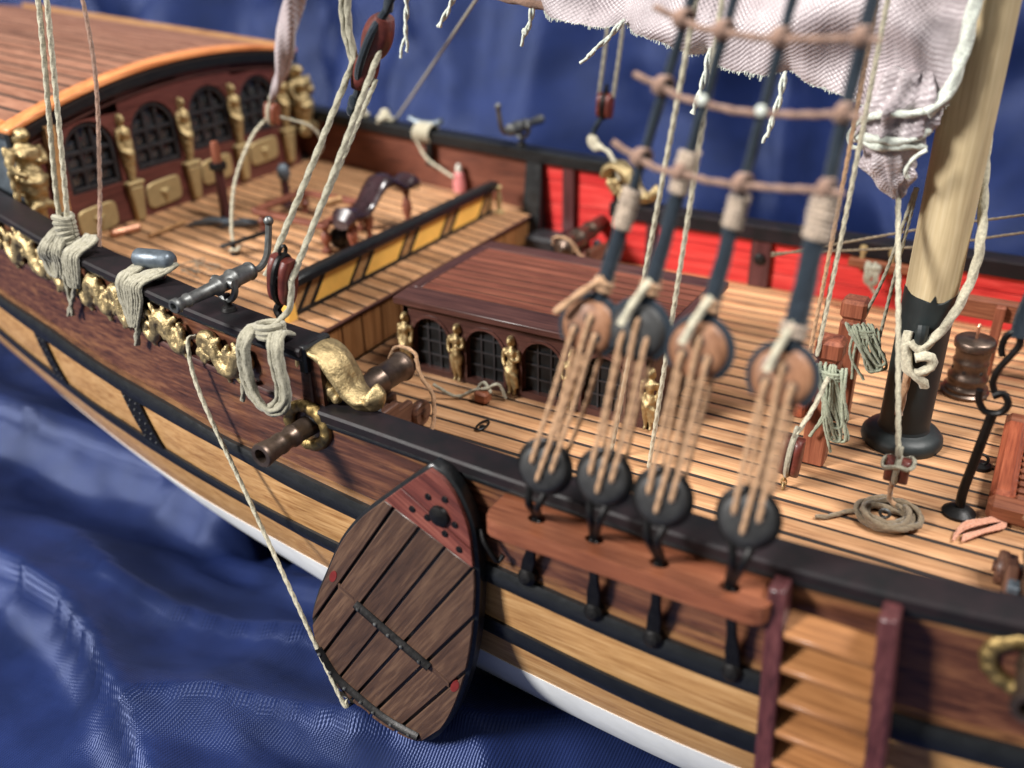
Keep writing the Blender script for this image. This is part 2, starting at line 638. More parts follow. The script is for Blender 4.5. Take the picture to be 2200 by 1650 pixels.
ZB = [(-24, -.6), (-16, -1.6), (-13, -1.70), (-10, -1.78), (-8.7, -1.78), (-7.3, -1.80), (-4.3, -2.07), (-1.9, -2.18), (1, -2.12), (4, -1.95), (9, -1.5)]
ZQ = [(-24, 3.5), (-18, 2.95), (-15, 2.66), (-13, 2.48), (-12, 2.40), (-10.5, 2.30), (-9.4, 2.22), (-8, 2.15), (-7, 2.12)]     # quarterdeck rail top
ZG = [(-24, 2.7), (-18, 2.1), (-15.2, 1.80), (-13.8, 1.67), (-12.5, 1.60), (-10.9, 1.45), (-9.4, 1.29), (-8.1, 1.22), (-6.6, 1.12)]   # groove
ZM = [(-7, 1.25), (-3, 1.22), (1, 1.25), (4, 1.35), (9, 1.8)]                   # main rail top


def hull_in(X, z):
    """inward offset of the side at height z (0 at the rail, flaring out to the wale, then the bilge)"""
    zw = itp(ZW, X)
    if z >= zw:
        return -.07*max(0, min(1.2, 1.2+zw-z))
    r = itp(RR, X)
    s = min((zw-z)/r, 1)
    return -.084+r*(1-math.sqrt(max(0, 1-s*s)))


def hy(X, z):
    return itp(YN, X)+hull_in(X, z)


def fy(X, z):
    return itp(YF, X)-hull_in(X, z)


def strip(x0, x1, n, zt, zb, out, depth=.16, side='n', m=2, rnd=0):
    """a planking strake or moulding following the side between two height curves"""
    rows = []
    for X in frange(x0, x1, n):
        a = zt(X)
        b = zb(X)
        prof = []
        for k in range(m+1):
            z = a+(b-a)*k/m
            bul = rnd*(1-(2*k/m-1)**2)
            prof.append((z, out+bul))
        row = []
        ys = hy if side == 'n' else fy
        sg = -1 if side == 'n' else 1
        for z, u in prof:
            row.append(Vector((X, ys(X, z)+sg*u, z)))
        row.append(Vector((X, ys(X, b)-sg*depth, b)))
        row.append(Vector((X, ys(X, a)-sg*depth, a)))
        rows.append(row)
    return G().loft(rows, True, True)


c = lambda tab, d=0: (lambda X: itp(tab, X)+d)
M['wornwood'] = wood('worn_edge_wood', lin(66, 38, 26), lin(112, 76, 48), lin(150, 110, 70), 'x', .45, .15, .05, .6, .3)
ship = thing('ship_hull', (-7, 0, ZC+.1), 'wooden model sailing yacht hull with brown, black and pale strakes, on blue cloth', 'model ship')
obj('brown_strake', strip(-24, 9, 110, lambda X: (itp(ZG, X) if X < -6.6 else itp(ZM, X)-.2), c(ZT, -.02), .0, m=6), 'brown', ship)
obj('upper_strake', strip(-24, -6.75, 70, c(ZQ, -.18), c(ZG, .03), -.06, m=4), 'brown', ship)
obj('groove_moulding', strip(-24, -6.9, 70, c(ZG, .07), c(ZG, -.04), .015, rnd=.02, m=4), 'mahog_dark', ship)
obj('worn_edge', strip(-24, 9, 110, c(ZT, .10), c(ZT, -.01), .012, m=2), 'wornwood', ship)
obj('worn_edge', strip(-6.6, 9, 60, c(ZM, -.24), c(ZM, -.33), .010, m=2), 'wornwood', ship)
w = obj('wale', strip(-24, 9, 110, c(ZT), c(ZW), .075, rnd=.03, m=5), 'black', ship)
obj('pale_strake', strip(-24, 9, 110, c(ZW, .02), c(ZS0, -.02), 0, m=6), 'natural', ship)
obj('black_stripe', strip(-24, 9, 110, c(ZS0), c(ZS1), .045, rnd=.02, m=4), 'black', ship)
obj('lower_pale_strake', strip(-24, 9, 110, c(ZS1, .02), c(ZB, -.02), 0, m=6), 'natural', ship)
obj('white_bottom', strip(-24, 9, 90, c(ZB), lambda X: itp(ZW, X)-itp(RR, X)*.995, .012, m=16), 'white', ship)
# far side, keel and inner filling
obj('far_planking', strip(-24, 9, 70, lambda X: (itp(ZQ, X)-.18 if X < -7 else itp(ZM, X)-.2), c(ZW), 0, .1, 'f', m=6), 'brown', ship)
obj('far_bottom', strip(-24, 9, 70, c(ZW), lambda X: itp(ZW, X)-itp(RR, X)*.995, 0, .1, 'f', m=14), 'white', ship)
g = G()
rows = []
for X in frange(-23.5, 8.8, 30):
    zb = itp(ZW, X)-itp(RR, X)
    yc = (itp(YN, X)+itp(YF, X))/2
    rows.append([Vector((X, yc-.25, zb+.6)), Vector((X, yc+.25, zb+.6)), Vector((X, yc+.25, zb-.35)), Vector((X, yc-.25, zb-.35))])
g.loft(rows, True, True)
rows = []
for X in frange(-23.9, 8.9, 40):
    zb = itp(ZW, X)-itp(RR, X)*.97
    a, b = hy(X, zb)+.05, fy(X, zb)-.05
    rows.append([Vector((X, a, zb)), Vector((X, b, zb)), Vector((X, b, zb+.08)), Vector((X, a, zb+.08))])
g.loft(rows, True, True)
obj('keel', g, 'white', ship)
for nm, X in (('transom', -24.02), ('bow_board', 9.02)):
    g = G()
    zt = itp(ZQ, X) if X < 0 else itp(ZM, X)
    zs = frange(itp(ZW, X)-itp(RR, X)*.98, zt-.2, 14)
    poly = [Vector((X, hy(X, z), z)) for z in zs]+[Vector((X, fy(X, z), z)) for z in reversed(zs)]
    g.prism(poly, (.15 if X < 0 else -.15, 0, 0))
    obj(nm, g, 'brown', ship)

# rails ------------------------------------------------------------
def railstrip(x0, x1, n, zt, zb, yo, wid, side='n', crown=.02):
    rows = []
    for X in frange(x0, x1, n):
        b = itp(YN, X) if side == 'n' else itp(YF, X)
        sg = -1 if side == 'n' else 1
        t = zt(X)
        q = zb(X)
        yO = b+sg*yo
        yI = b+sg*(yo-wid)
        rows.append([Vector((X, yO, q)), Vector((X, yO, t-.03)), Vector((X, yO-sg*.03, t)), Vector((X, (yO+yI)/2, t+crown)), Vector((X, yI+sg*.03, t)), Vector((X, yI, t-.03)), Vector((X, yI, q))])
    return G().loft(rows, True, True)


obj('main_rail', railstrip(-7.0, 9, 70, c(ZM), c(ZM, -.14), .09, .48), 'black_top', ship)
obj('rail_moulding', strip(-7.0, 9, 70, c(ZM, -.13), c(ZM, -.25), .04, rnd=.03, m=4), 'black', ship)
obj('quarter_rail', railstrip(-24, -6.95, 70, c(ZQ), c(ZQ, -.10), .10, .58), 'black_top', ship)
obj('quarter_rail_moulding', strip(-24, -6.95, 70, c(ZQ, -.09), c(ZQ, -.21), .03, rnd=.03, m=4), 'black', ship)
obj('quarter_rail_end', G().box((-6.98, -4.83, 1.93), (.14, .56, .40)), 'black', ship, bevel=.03)
obj('hance_block', G().hexa([Vector(p) for p in ((-7.1, -5.08, 1.2), (-6.9, -5.08, 1.2), (-6.9, -4.55, 1.2), (-7.1, -4.55, 1.2), (-7.1, -5.04, 1.75), (-6.93, -5.04, 1.75), (-6.93, -4.6, 1.75), (-7.1, -4.6, 1.75))]), 'mahog_dark', ship, bevel=.02)
obj('main_rail', railstrip(-7.1, 9, 60, c(ZM, .12), c(ZM, -.18), .12, .5, 'f'), 'black_top', ship)
obj('quarter_rail', railstrip(-24, -7.05, 60, c(ZQ, .12), c(ZQ, -.12), .12, .5, 'f'), 'black', ship)

# inner bulwarks -----------------------------------------------------
def inner(x0, x1, n, zt, zb, side, t0=.17, t1=.1):
    rows = []
    for X in frange(x0, x1, n):
        a, b = zt(X), zb(X)
        sg = 1 if side == 'n' else -1
        ys = (itp(YN, X) if side == 'n' else itp(YF, X))
        rows.append([Vector((X, ys+sg*t1, a)), Vector((X, ys+sg*t0, a)), Vector((X, ys+sg*t0, b)), Vector((X, ys+sg*t1, b))])
    return G().loft(rows, True, True)


def zqd(X):
    return .88+.1*(-9-X)


# red far bulwark in three strakes with a fine seam, main part and raised part by the break
for k, (a, b) in enumerate(((1.18, .72), (.70, .34), (.32, -.05))):
    obj('red_plank', inner(-7.05, 9, 40, (lambda X, a=a: a), (lambda X, b=b: b), 'f'), 'red', ship, bevel=.01)
for k, (a, b) in enumerate(((2.2, 1.66), (1.64, 1.14), (1.12, .6), (.58, -.05))):
    obj('red_plank', inner(-8.85, -7.1, 6, (lambda X, a=a: a), (lambda X, b=b: b), 'f'), 'red', ship, bevel=.01)
obj('quarter_ceiling', inner(-16.2, -8.9, 20, c(ZQ), lambda X: zqd(X)-.1, 'f'), 'mahog', ship)
obj('near_ceiling', inner(-7, 9, 40, c(ZM, -.1), lambda X: -.05, 'n'), 'red', ship)
obj('near_quarter_ceiling', inner(-16.2, -7, 24, c(ZQ, -.1), lambda X: -.05, 'n'), 'mahog', ship)
# timbers standing against the far bulwark
for X, z1, wd in ((-8.15, 2.2, .30), (-6.15, 1.05, .22), (-3.72, 1.12, .42), (3.4, 1.15, .4)):
    y = itp(YF, X)-.17
    t = obj('timber', G().box((X, y-.06, z1/2), (wd, .14, z1)), 'plum_z', ship, bevel=.02)
    if wd > .35:
        obj('bolt', G().lathe([(.0, 0), (.13, 0), (.12, .04), (.07, .06), (.0, .06)], (X, y-.125, .62), (0, -1, 0), 14), 'iron', t)
y = itp(YF, -9)-.17
obj('knee', G().hexa([Vector(p) for p in ((-9.25, y-.45, 0), (-8.75, y-.45, 0), (-8.75, y+.1, 0), (-9.25, y+.1, 0), (-9.2, y-.12, 2.2), (-8.8, y-.12, 2.2), (-8.8, y+.1, 2.2), (-9.2, y+.1, 2.2))]), 'black', ship, bevel=.03)
obj('knee_foot', G().box((-8.5, y-.5, .28), (.75, .7, .56)), 'blackwood', ship, bevel=.06)
# red-brown beam (windlass bitts cap) near the far side is its own thing further down

# decks -------------------------------------------------------------
rows = []
for X in frange(-9.0, 8.7, 20):
    a, b = itp(YN, X)+.13, itp(YF, X)-.13
    rows.append([Vector((X, a, -.11)), Vector((X, b, -.11)), Vector((X, b, -.012)), Vector((X, a, -.012))])
md = obj('main_deck', G().loft(rows, True, True), 'caulk', ship)
PW = .36


def clip_y(X):
    return itp(YN, X)+.12, itp(YF, X)-.12


def deck_plank(x0, x1, y0, y1, zf, th, par, mat='deck', nx=10, gap=.034):
    rows = []
    for X in frange(x0, x1, nx):
        a, b = clip_y(X)
        p = max(y0+gap, a)
        q = min(y1-gap, b)
        if q-p < .03:
            mid = min(max((p+q)/2, a+.02), b-.02)
            p, q = mid-.012, mid+.012
        z = zf(X, 0)
        e = .006
        rows.append([Vector((X, p, z-th)), Vector((X, p, z-e)), Vector((X, p+e, z)), Vector((X, q-e, z)), Vector((X, q, z-e)), Vector((X, q, z-th))])
    return obj('plank', G().loft(rows, True, True), mat, par, angle=50)


k = -11
while k <= 18:
    y0 = -1.30+PW*k
    y1 = y0+PW
    if y1 > -5.15 and y0 < 5.15:
        cut = -9+random.uniform(3, 15)
        wob = random.uniform(-.008, .008)
        xs = [-8.98, cut-.006, cut+.006, 8.6]
        for a, b in (((-8.98, cut-.004), (cut+.004, 8.6)) if cut > 2.2 else ((-8.98, 8.6),)):
            # leave out stretches that lie wholly beyond the deck edge
            ok = [X for X in frange(a, b, 20) if y1 > clip_y(X)[0]+.04 and y0 < clip_y(X)[1]-.04]
            if len(ok) > 2:
                deck_plank(ok[0], ok[-1], y0+wob, y1+wob, lambda X, Y: 0.0, .012, md, nx=12)
    k += 1
# quarterdeck: caulk bed, planks, front board
rows = []
for X in frange(-16.0, -9.02, 12):
    a, b = clip_y(X)
    z = zqd(X)
    rows.append([Vector((X, a, z-.12)), Vector((X, b, z-.12)), Vector((X, b, z-.012)), Vector((X, a, z-.012))])
qd = obj('quarterdeck', G().loft(rows, True, True), 'caulk', ship)
k = -12
while k <= 14:
    y0 = -.20+PW*k
    y1 = y0+PW
    xs = [X for X in frange(-15.6, -9.0, 24) if y1 > clip_y(X)[0]+.04 and y0 < clip_y(X)[1]-.04]
    if len(xs) > 2:
        deck_plank(xs[0], xs[-1], y0, y1, lambda X, Y: zqd(X), .012, qd, nx=10)
    k += 1
brk = obj('break_bulkhead', G().box((-9.09, .16, .42), (.06, 9.86, .82)), 'caulk', ship)
y = -4.76
while y < 4.7:
    wd = .56
    obj('board', G().box((-9.05, y+wd/2, .42), (.06, wd-.035, .80)), 'deck_y', brk, bevel=.008)
    y += wd
obj('deck_edge', G().box((-9.0, .16, .855), (.10, 9.86, .045)), 'mahog_dark_y', ship, bevel=.01)
# ------------------------------------------------------------------ arched openings
def arch_panel(P, cu, w, v0, vs, u0, u1, v1, depth):
    """wall bay with an arched opening; P maps (u, v, d) to space, d positive outwards"""
    r = w/2
    cen = (cu, vs)
    angs = [PI*k/14 for k in range(15)]
    for q in ((u0, v1), (u1, v1)):
        angs.append(math.atan2(q[1]-vs, q[0]-cu))
    angs = sorted(angs, reverse=True)
    inn = [(cu-r, v0)]
    out = [(u0, v0)]
    for a in angs:
        ca, sa = math.cos(a), math.sin(a)
        inn.append((cu+r*ca, vs+r*sa))
        ts = []
        if ca > 1e-6:
            ts.append((u1-cu)/ca)
        if ca < -1e-6:
            ts.append((u0-cu)/ca)
        if sa > 1e-6:
            ts.append((v1-vs)/sa)
        t = min(ts)
        out.append((cu+t*ca, vs+t*sa))
    inn.append((cu+r, v0))
    out.append((u1, v0))
    rows = [[P(u, v, 0) for u, v in out], [P(u, v, 0) for u, v in inn], [P(u, v, -depth) for u, v in inn]]
    return G().loft(rows)


def arch_outline(cu, w, v0, vs, k=14):
    return [(cu-w/2, v0)]+[(cu+w/2*math.cos(PI*(1-i/k)), vs+w/2*math.sin(PI*(1-i/k))) for i in range(k+1)]+[(cu+w/2, v0)]


def carve_noise(g, amp, f, seed=0):
    for p in g.v:
        d = noise.noise_vector(p*f+Vector((seed, 0, 0)))
        p += d*amp
    return g


def statuette(M4, h, seed=0, taper=False, arms=True):
    """carved figure: M4 maps local (x across, y outwards, z up, unit height) to space"""
    g = G()

    def put(gg):
        g.add([M4 @ (p*h) for p in gg.v], gg.f)

    def B(c, r, n=10):
        put(G().ball(c, r, n))

    def T(pts, flat=1.0, n=10, lobes=0):
        """tapered limb through (x, y, z, radius) points"""
        path, rad = [], []
        for a, b in zip(pts, pts[1:]):
            for k in range(5):
                t = k/5
                path.append(Vector(a[:3]).lerp(Vector(b[:3]), t))
                rad.append(a[3]+(b[3]-a[3])*(t*t*(3-2*t)))
        path.append(Vector(pts[-1][:3]))
        rad.append(pts[-1][3])
        put(G().tube(path, rad, n, lobes, .12, .2, flat=flat))
    tw = .02*math.sin(seed*2.3)
    # head, hair, neck
    B((tw, .015, .925), (.055, .062, .072))
    B((tw, -.02, .945), (.066, .066, .062))
    B((tw+.03, -.03, .885), (.045, .045, .06), 8)
    B((tw-.03, -.03, .885), (.045, .045, .06), 8)
    B((tw, .075, .92), (.014, .018, .02), 6)
    T([(tw, 0, .875, .034), (0, 0, .835, .04), (0, 0, .815, .07), (0, 0, .785, .112), (0, .005, .72, .108), (0, .005, .63, .074), (0, .005, .55, .098), (0, .005, .485, .112), (0, .005, .44, .105)], .72, 14)
    B((-.048, .062, .735), (.042, .042, .042), 8)
    B((.048, .062, .735), (.042, .042, .042), 8)
    if taper:
        T([(0, .0, .47, .112), (0, .01, .38, .098), (0, .01, .24, .075), (0, .01, .10, .055), (0, .01, .02, .05)], .8, 14, 5)
        T([(-.10, .04, .50, .03), (-.05, .085, .45, .035), (.02, .09, .43, .035), (.10, .05, .49, .03)])
        B((0, .07, .36), (.05, .035, .07), 8)
    else:
        for s in (-1, 1):
            T([(s*.05, .005, .47, .07), (s*.052, .02, .38, .064), (s*.045, .03, .27, .046), (s*.046, .012, .22, .045), (s*.042, .0, .12, .033), (s*.04, .0, .045, .028), (s*.045, .05, .02, .026)])
        if seed % 2 == 0:
            T([(-.10, .04, .50, .03), (0, .095, .44, .045), (.09, .06, .36, .05), (.10, .03, .16, .04)])
    if arms:
        T([(-.105, 0, .785, .038), (-.135, .01, .70, .034), (-.14, .02, .63, .03), (-.12, .05, .57, .027), (-.07, .085, .53, .026)])
        T([(.105, 0, .785, .038), (.135, .01, .70, .034), (.135, .03, .63, .03), (.09, .075, .63, .027), (.04, .09, .67, .026)])
    else:
        for s in (-1, 1):
            T([(s*.105, 0, .785, .036), (s*.13, -.01, .70, .032), (s*.125, 0, .60, .03), (s*.12, .02, .50, .026)])
    return g


def basis(o, ex, ey, ez):
    return Matrix(((ex[0], ey[0], ez[0], o[0]), (ex[1], ey[1], ez[1], o[1]), (ex[2], ey[2], ez[2], o[2]), (0, 0, 0, 1)))


# ------------------------------------------------------------------ stern cabin
XB = -15.2
poop = thing('stern_cabin', (-18, .5, 1.3), 'stern cabin with curved mahogany roof, arched windows and gilded carvings', 'ship cabin')


def zroof(X, Y):
    return 4.53-.034*(Y-1.3)**2+.062*(XB-X)


YR0 = lambda X: -3.30-.03*(X-XB)*-1*1.0+.10*(XB-X)*.6     # near eave
YR1 = lambda X: 4.30-.03*(XB-X)


def roof_sheet(x0, x1, y0f, y1f, dz, th, nx=8, ny=14):
    rows = []
    for X in frange(x0, x1, nx):
        a, b = y0f(X), y1f(X)
        top = [Vector((X, Y, zroof(X, Y)+dz)) for Y in frange(a, b, ny)]
        bot = [Vector((X, Y, zroof(X, Y)+dz-th)) for Y in frange(b, a, ny)]
        rows.append(top+bot)
    return G().loft(rows, True, True)


roof = obj('roof', roof_sheet(-24.5, XB+.12, YR0, YR1, -.014, .14), 'caulk', poop)
npl = 19
for k in range(npl):
    a, b = k/npl, (k+1)/npl
    f0 = lambda X, a=a: YR0(X)+.2+(YR1(X)-YR0(X)-.4)*a+.042
    f1 = lambda X, b=b: YR0(X)+.2+(YR1(X)-YR0(X)-.4)*b-.042
    obj('plank', roof_sheet(-24.4, XB-.22, f0, f1, .0, .013, 8, 2), 'poop', roof, angle=50)
obj('front_edging', roof_sheet(XB-.2, XB+.16, YR0, YR1, .03, .10, 2, 24), 'orange', poop, bevel=.012, angle=50)
obj('eave_edging', roof_sheet(-24.4, XB-.22, lambda X: YR1(X)-.2, lambda X: YR1(X)+.06, .10, .2, 8, 2), 'tan', poop)
obj('eave_edging', roof_sheet(-24.4, XB-.22, lambda X: YR0(X)-.06, lambda X: YR0(X)+.2, .035, .12, 8, 2), 'orange', poop)
obj('black_cornice', roof_sheet(XB-.02, XB+.11, YR0, YR1, -.075, .24, 1, 24), 'black', poop, angle=50)
for k, (d, o_) in enumerate(((.36, .05), (.47, .03))):
    obj('cornice_moulding', roof_sheet(XB-.02, XB+o_, lambda X: YR0(X)+.35, lambda X: YR1(X)-.15, -d+.03, .05, 1, 24), 'mahog_dark_y', poop)
# front wall: solid core plus arched bays
YW0, YW1 = -2.95, 4.15
WIN = [(-1.66, 2.33, 3.06), (-.06, 2.44, 3.16), (1.48, 2.52, 3.24), (2.98, 2.54, 3.22)]   # centre y, sill z, spring z
WW = 1.18
g = G()
rows = []
for Y in frange(YW0, YW1, 20):
    zt = zroof(XB, Y)-.2
    rows.append([Vector((XB-.32, Y, 1.3)), Vector((XB-.24, Y, 1.3)), Vector((XB-.24, Y, zt)), Vector((XB-.32, Y, zt))])
g.loft(rows, True, True)
obj('front_core', g, 'plum_y', poop)
P = lambda u, v, d: Vector((XB+d, u, v))
edges = [YW0]+[(WIN[i][0]+WIN[i+1][0])/2 for i in range(3)]+[YW1]
g = G()
for i, (cu, v0, vs) in enumerate(WIN):
    u0, u1 = edges[i], edges[i+1]
    vt = min(zroof(XB, u0), zroof(XB, u1), zroof(XB, (u0+u1)/2))-.34
    gg = arch_panel(P, cu, WW, v0, vs, u0, u1, max(vt, vs+WW/2+.04), .2)
    g.add(gg.v, gg.f)
    g.box((XB-.12, (u0+u1)/2, (1.25+v0)/2), (.24, u1-u0, v0-1.25))
obj('front_panelling', g, 'plum_y', poop, angle=40)
for i, (cu, v0, vs) in enumerate(WIN):
    # leaded window: arched frame with crossing bars, panes behind the bars
    fr = G()
    oo = arch_outline(cu, WW-.02, v0, vs)
    ii = arch_outline(cu, WW-.20, v0+.09, vs)
    rr_ = []
    for (a, b) in zip(oo, ii):
        rr_.append([P(a[0], a[1], -.13), P(a[0], a[1], -.04), P(b[0], b[1], -.04), P(b[0], b[1], -.13)])
    fr.loft(rr_, True, True)
    fr.box((XB-.085, cu, v0+.05), (.09, WW-.06, .1))
    cols = [cu-.16, cu+.16]
    rws = [v0+.42, v0+.76]
    for u in cols:
        top = vs+math.sqrt(max(.01, (WW/2-.1)**2-(u-cu)**2))
        fr.box((XB-.10, u, (v0+top)/2), (.05, .08, top-v0))
    for v in rws:
        hw = WW/2-.06 if v < vs else math.sqrt(max(.01, (WW/2-.08)**2-(v-vs)**2))
        fr.box((XB-.10, cu, v), (.055, 2*hw, .08))
    wn = obj('window', fr, 'blackwood', poop, bevel=.008)
    us = [cu-WW/2+.08, cu-.16, cu+.16, cu+WW/2-.08]
    vv = [v0+.09, v0+.42, v0+.76, vs+WW/2-.07]
    for a in range(3):
        for b in range(3):
            ua, ub, va, vb = us[a]+.03, us[a+1]-.03, vv[b]+.03, vv[b+1]-.03
            if b == 2 and a != 1:
                vb = min(vb, vs+.26)
            bow = .02
            pg = G()
            rows = []
            for s in frange(0, 1, 3):
                rows.append([Vector((XB-.155+bow*math.sin(PI*s)*math.sin(PI*q)+random.uniform(-.004, .004), ua+(ub-ua)*q, va+(vb-va)*s)) for q in frange(0, 1, 3)])
            pg.loft(rows)
            obj('pane', pg, 'glass', wn)
# pilaster figures and pedestals, gold panels
for i, Y in enumerate((-.90, .66, 2.16, 3.72)):
    zb = 2.36+.05*i
    g = statuette(basis((XB+.06, Y, zb-.12), (0, .80, 0), (1, 0, 0), (0, 0, 1)), 1.42, i, True, False)
    obj('carved_term', carve_noise(g, .018, 9, i), 'goldp', poop, remesh=.024)
    pg = G().hexa([Vector(p) for p in ((XB+.01, Y-.10, zb-.86), (XB+.14, Y-.10, zb-.86), (XB+.14, Y+.12, zb-.86), (XB+.01, Y+.12, zb-.86),
                                      (XB+.01, Y-.17, zb-.14), (XB+.18, Y-.17, zb-.14), (XB+.18, Y+.18, zb-.14), (XB+.01, Y+.18, zb-.14))])
    pg.box((XB+.10, Y, zb-.08), (.2, .42, .09))
    obj('pedestal', pg, 'goldp', poop, bevel=.03)
for i, (Y, zc) in enumerate(((-1.84, 1.78), (-.14, 1.90), (1.40, 2.02), (2.92, 2.10))):
    poly = []
    w_, h_ = .46, .27
    for k in range(28):
        a = 2*PI*k/28
        ca, sa = math.cos(a), math.sin(a)
        u = math.copysign(abs(ca)**.38, ca)*w_
        v = math.copysign(abs(sa)**.42, sa)*h_
        poly.append(Vector((XB+.0, Y+u, zc+v+.05*u)))
    pn = obj('gold_panel', G().prism(poly, (.06, 0, 0)), 'goldp', poop, bevel=.025)
    g = G().ball((XB+.08, Y, zc), (.06, .09, .10)).ball((XB+.07, Y, zc-.10), (.045, .05, .09)).ball((XB+.07, Y-.08, zc+.04), (.03, .06, .05)).ball((XB+.07, Y+.08, zc+.04), (.03, .06, .05))
    obj('mask', g, 'goldp', pn, remesh=.02)
# corner figures: large caryatids at both ends of the front, and the side walls
for (Y, X0, zb, h, mt, sd) in ((-3.14, -15.02, 2.22, 1.72, 'gold', 1), (4.20, -15.0, 2.25, 1.75, 'gold', 2)):
    g = statuette(basis((X0, Y, zb-.10), (0, 1.4, 0), (1.4, 0, 0), (0, 0, 1)), h, sd, True, True)
    q = basis((X0, Y, zb-.10), (0, 1, 0), (1, 0, 0), (0, 0, 1))
    for k in range(7):
        a = PI*(k/6)
        gg = G().ball((.27*math.cos(a), .16, .22+.12*math.sin(a)), (.09, .07, .08), 8)
        g.add([q @ p for p in gg.v], gg.f)
    for k in range(6):
        s = -1 if Y < 0 else 1
        gg = G().ball((s*.33, -.02, .35+.2*k), (.07, .07, .13), 8)
        g.add([q @ p for p in gg.v], gg.f)
    obj('caryatid', carve_noise(g, .015, 6), mt, poop, remesh=.032)
obj('corner_post', G().hexa([Vector(p) for p in ((-15.15, -2.72, 2.0), (-14.98, -2.72, 2.0), (-14.98, -2.52, 2.0), (-15.15, -2.52, 2.0), (-15.15, -2.62, 3.75), (-14.98, -2.62, 3.75), (-14.98, -2.42, 3.75), (-15.15, -2.42, 3.75))]), 'tan', poop, bevel=.012)
for sgn, mt in ((-1, 'lead'), (1, 'plum_z')):
    rows = []
    for X in frange(-24.2, XB-.02, 10):
        Y = (YR0(X)+.16) if sgn < 0 else (YR1(X)-.16)
        rows.append([Vector((X, Y, 1.2)), Vector((X, Y, zroof(X, Y)-.05)), Vector((X, Y-sgn*.14, zroof(X, Y)-.05)), Vector((X, Y-sgn*.14, 1.2))])
    obj('side_wall', G().loft(rows, True, True), mt, poop)
rows = []
for X in frange(-23.9, XB-.1, 10):
    rows.append([Vector((X, YR0(X)-.5, 1.5)), Vector((X, YR1(X)+.3, 1.5)), Vector((X, YR1(X)+.3, 1.6)), Vector((X, YR0(X)-.5, 1.6))])
obj('floor', G().loft(rows, True, True), 'black', poop)

# ------------------------------------------------------------------ deckhouse
hx0, hx1, hy0, hy1 = -8.0, -3.42, -1.52, 1.42
house = thing('deckhouse', (-5.7, 0, 0), 'low mahogany deckhouse with planked roof, dark arched windows and gold figures', 'deckhouse')
cx_ = (hx0+hx1)/2
obj('core', G().box((cx_, -.05, .62), (hx1-hx0-.24, hy1-hy0-.3, 1.22)), 'blackwood', house)
WC = [-7.44, -6.37, -5.30, -4.23]
eg = [hx0, -6.905, -5.835, -4.765, hx1+0]
g = G()
Pn = lambda u, v, d: Vector((u, hy0-d, v))
for i, cu in enumerate(WC):
    gg = arch_panel(Pn, cu, .72, .12, .70, eg[i], eg[i+1], 1.26, .13)
    g.add(gg.v, gg.f)
    g.box(((eg[i]+eg[i+1])/2, hy0+.06, .06), (eg[i+1]-eg[i], .12, .12))
obj('front_panelling', g, 'mahog_dark', house, angle=40)
for i, cu in enumerate(WC):
    rim = G()
    oo = arch_outline(cu, .82, .12, .70)
    ii = arch_outline(cu, .72, .12, .70)
    rows = [[Pn(a[0], a[1], .0), Pn(a[0], a[1], .02), Pn(b[0], b[1], .02), Pn(b[0], b[1], -.02)] for a, b in zip(oo, ii)]
    rim.loft(rows, True, True)
    wn = obj('window', rim, 'mahog_dark', house, angle=60)
    bars = G()
    for u in (cu-.12, cu+.12):
        bars.box((u, hy0+.095, .58), (.03, .02, .92))
    for v in (.35, .6, .84):
        bars.box((cu, hy0+.095, v), (.70, .018, .03))
    obj('glazing_bars', bars, 'blackwood', wn)
    pg = G().prism([Vector((u, hy0+.115, v)) for u, v in arch_outline(cu, .73, .1, .70)], (0, .02, 0))
    obj('pane', pg, 'darkpane', wn)
for x in (hx1-.06, hx0+.06):
    obj('end_wall', G().box((x, (hy0+hy1)/2, .62), (.12, hy1-hy0, 1.24)), 'mahog_dark_y', house, bevel=.012)
obj('back_wall', G().box((cx_, hy1-.06, .62), (hx1-hx0-.26, .12, 1.24)), 'mahog_dark', house)
obj('door', G().box((hx1+.012, -.15, .56), (.03, .8, 1.0)), 'blackwood', house, bevel=.01)


def hroof(Y):
    return 1.44-.045*((Y+.05)/1.6)**2


def hsheet(x0, x1, y0, y1, dz, th, ny=6):
    rows = []
    for X in (x0, x1):
        rows.append([Vector((X, Y, hroof(Y)+dz)) for Y in frange(y0, y1, ny)]+[Vector((X, Y, hroof(Y)+dz-th)) for Y in frange(y1, y0, ny)])
    return G().loft(rows, True, True)


hr = obj('roof', hsheet(-8.06, -3.32, -1.66, 1.52, -.018, .10), 'caulk', house)
for y0, y1 in ((-1.68, -1.16), (1.12, 1.54)):
    obj('roof_border', hsheet(-8.08, -3.30, y0, y1, 0, .12), 'mahog_dark', house, bevel=.015)
for x0, x1 in ((-8.08, -7.86), (-3.52, -3.30)):
    obj('roof_border', hsheet(x0, x1, -1.155, 1.115, 0, .12), 'mahog_dark_y', house, bevel=.012)
nn = 9
for k in range(nn):
    a = -1.15+2.26*k/nn
    b = -1.15+2.26*(k+1)/nn
    obj('plank', hsheet(-7.855, -3.525, a+.025, b-.025, -.004, .013, 1), 'mahog', hr, angle=50)
obj('eave_moulding', G().box((cx_, hy0-.05, 1.285), (hx1-hx0+.16, .1, .05)), 'mahog', house, bevel=.015)
obj('end_moulding', G().box((hx1+.045, (hy0+hy1)/2, 1.285), (.1, hy1-hy0, .05)), 'redwood_y', house, bevel=.015)
for i, X in enumerate((-7.95, -6.905, -5.835, -4.765, -3.43)):
    g = statuette(basis((X, hy0-.045, .03), (1, 0, 0), (0, -1, 0), (0, 0, 1)), 1.06, i, False, i % 2 == 1 or i == 2)
    obj('carved_figure', g, 'gold', house, remesh=.017)

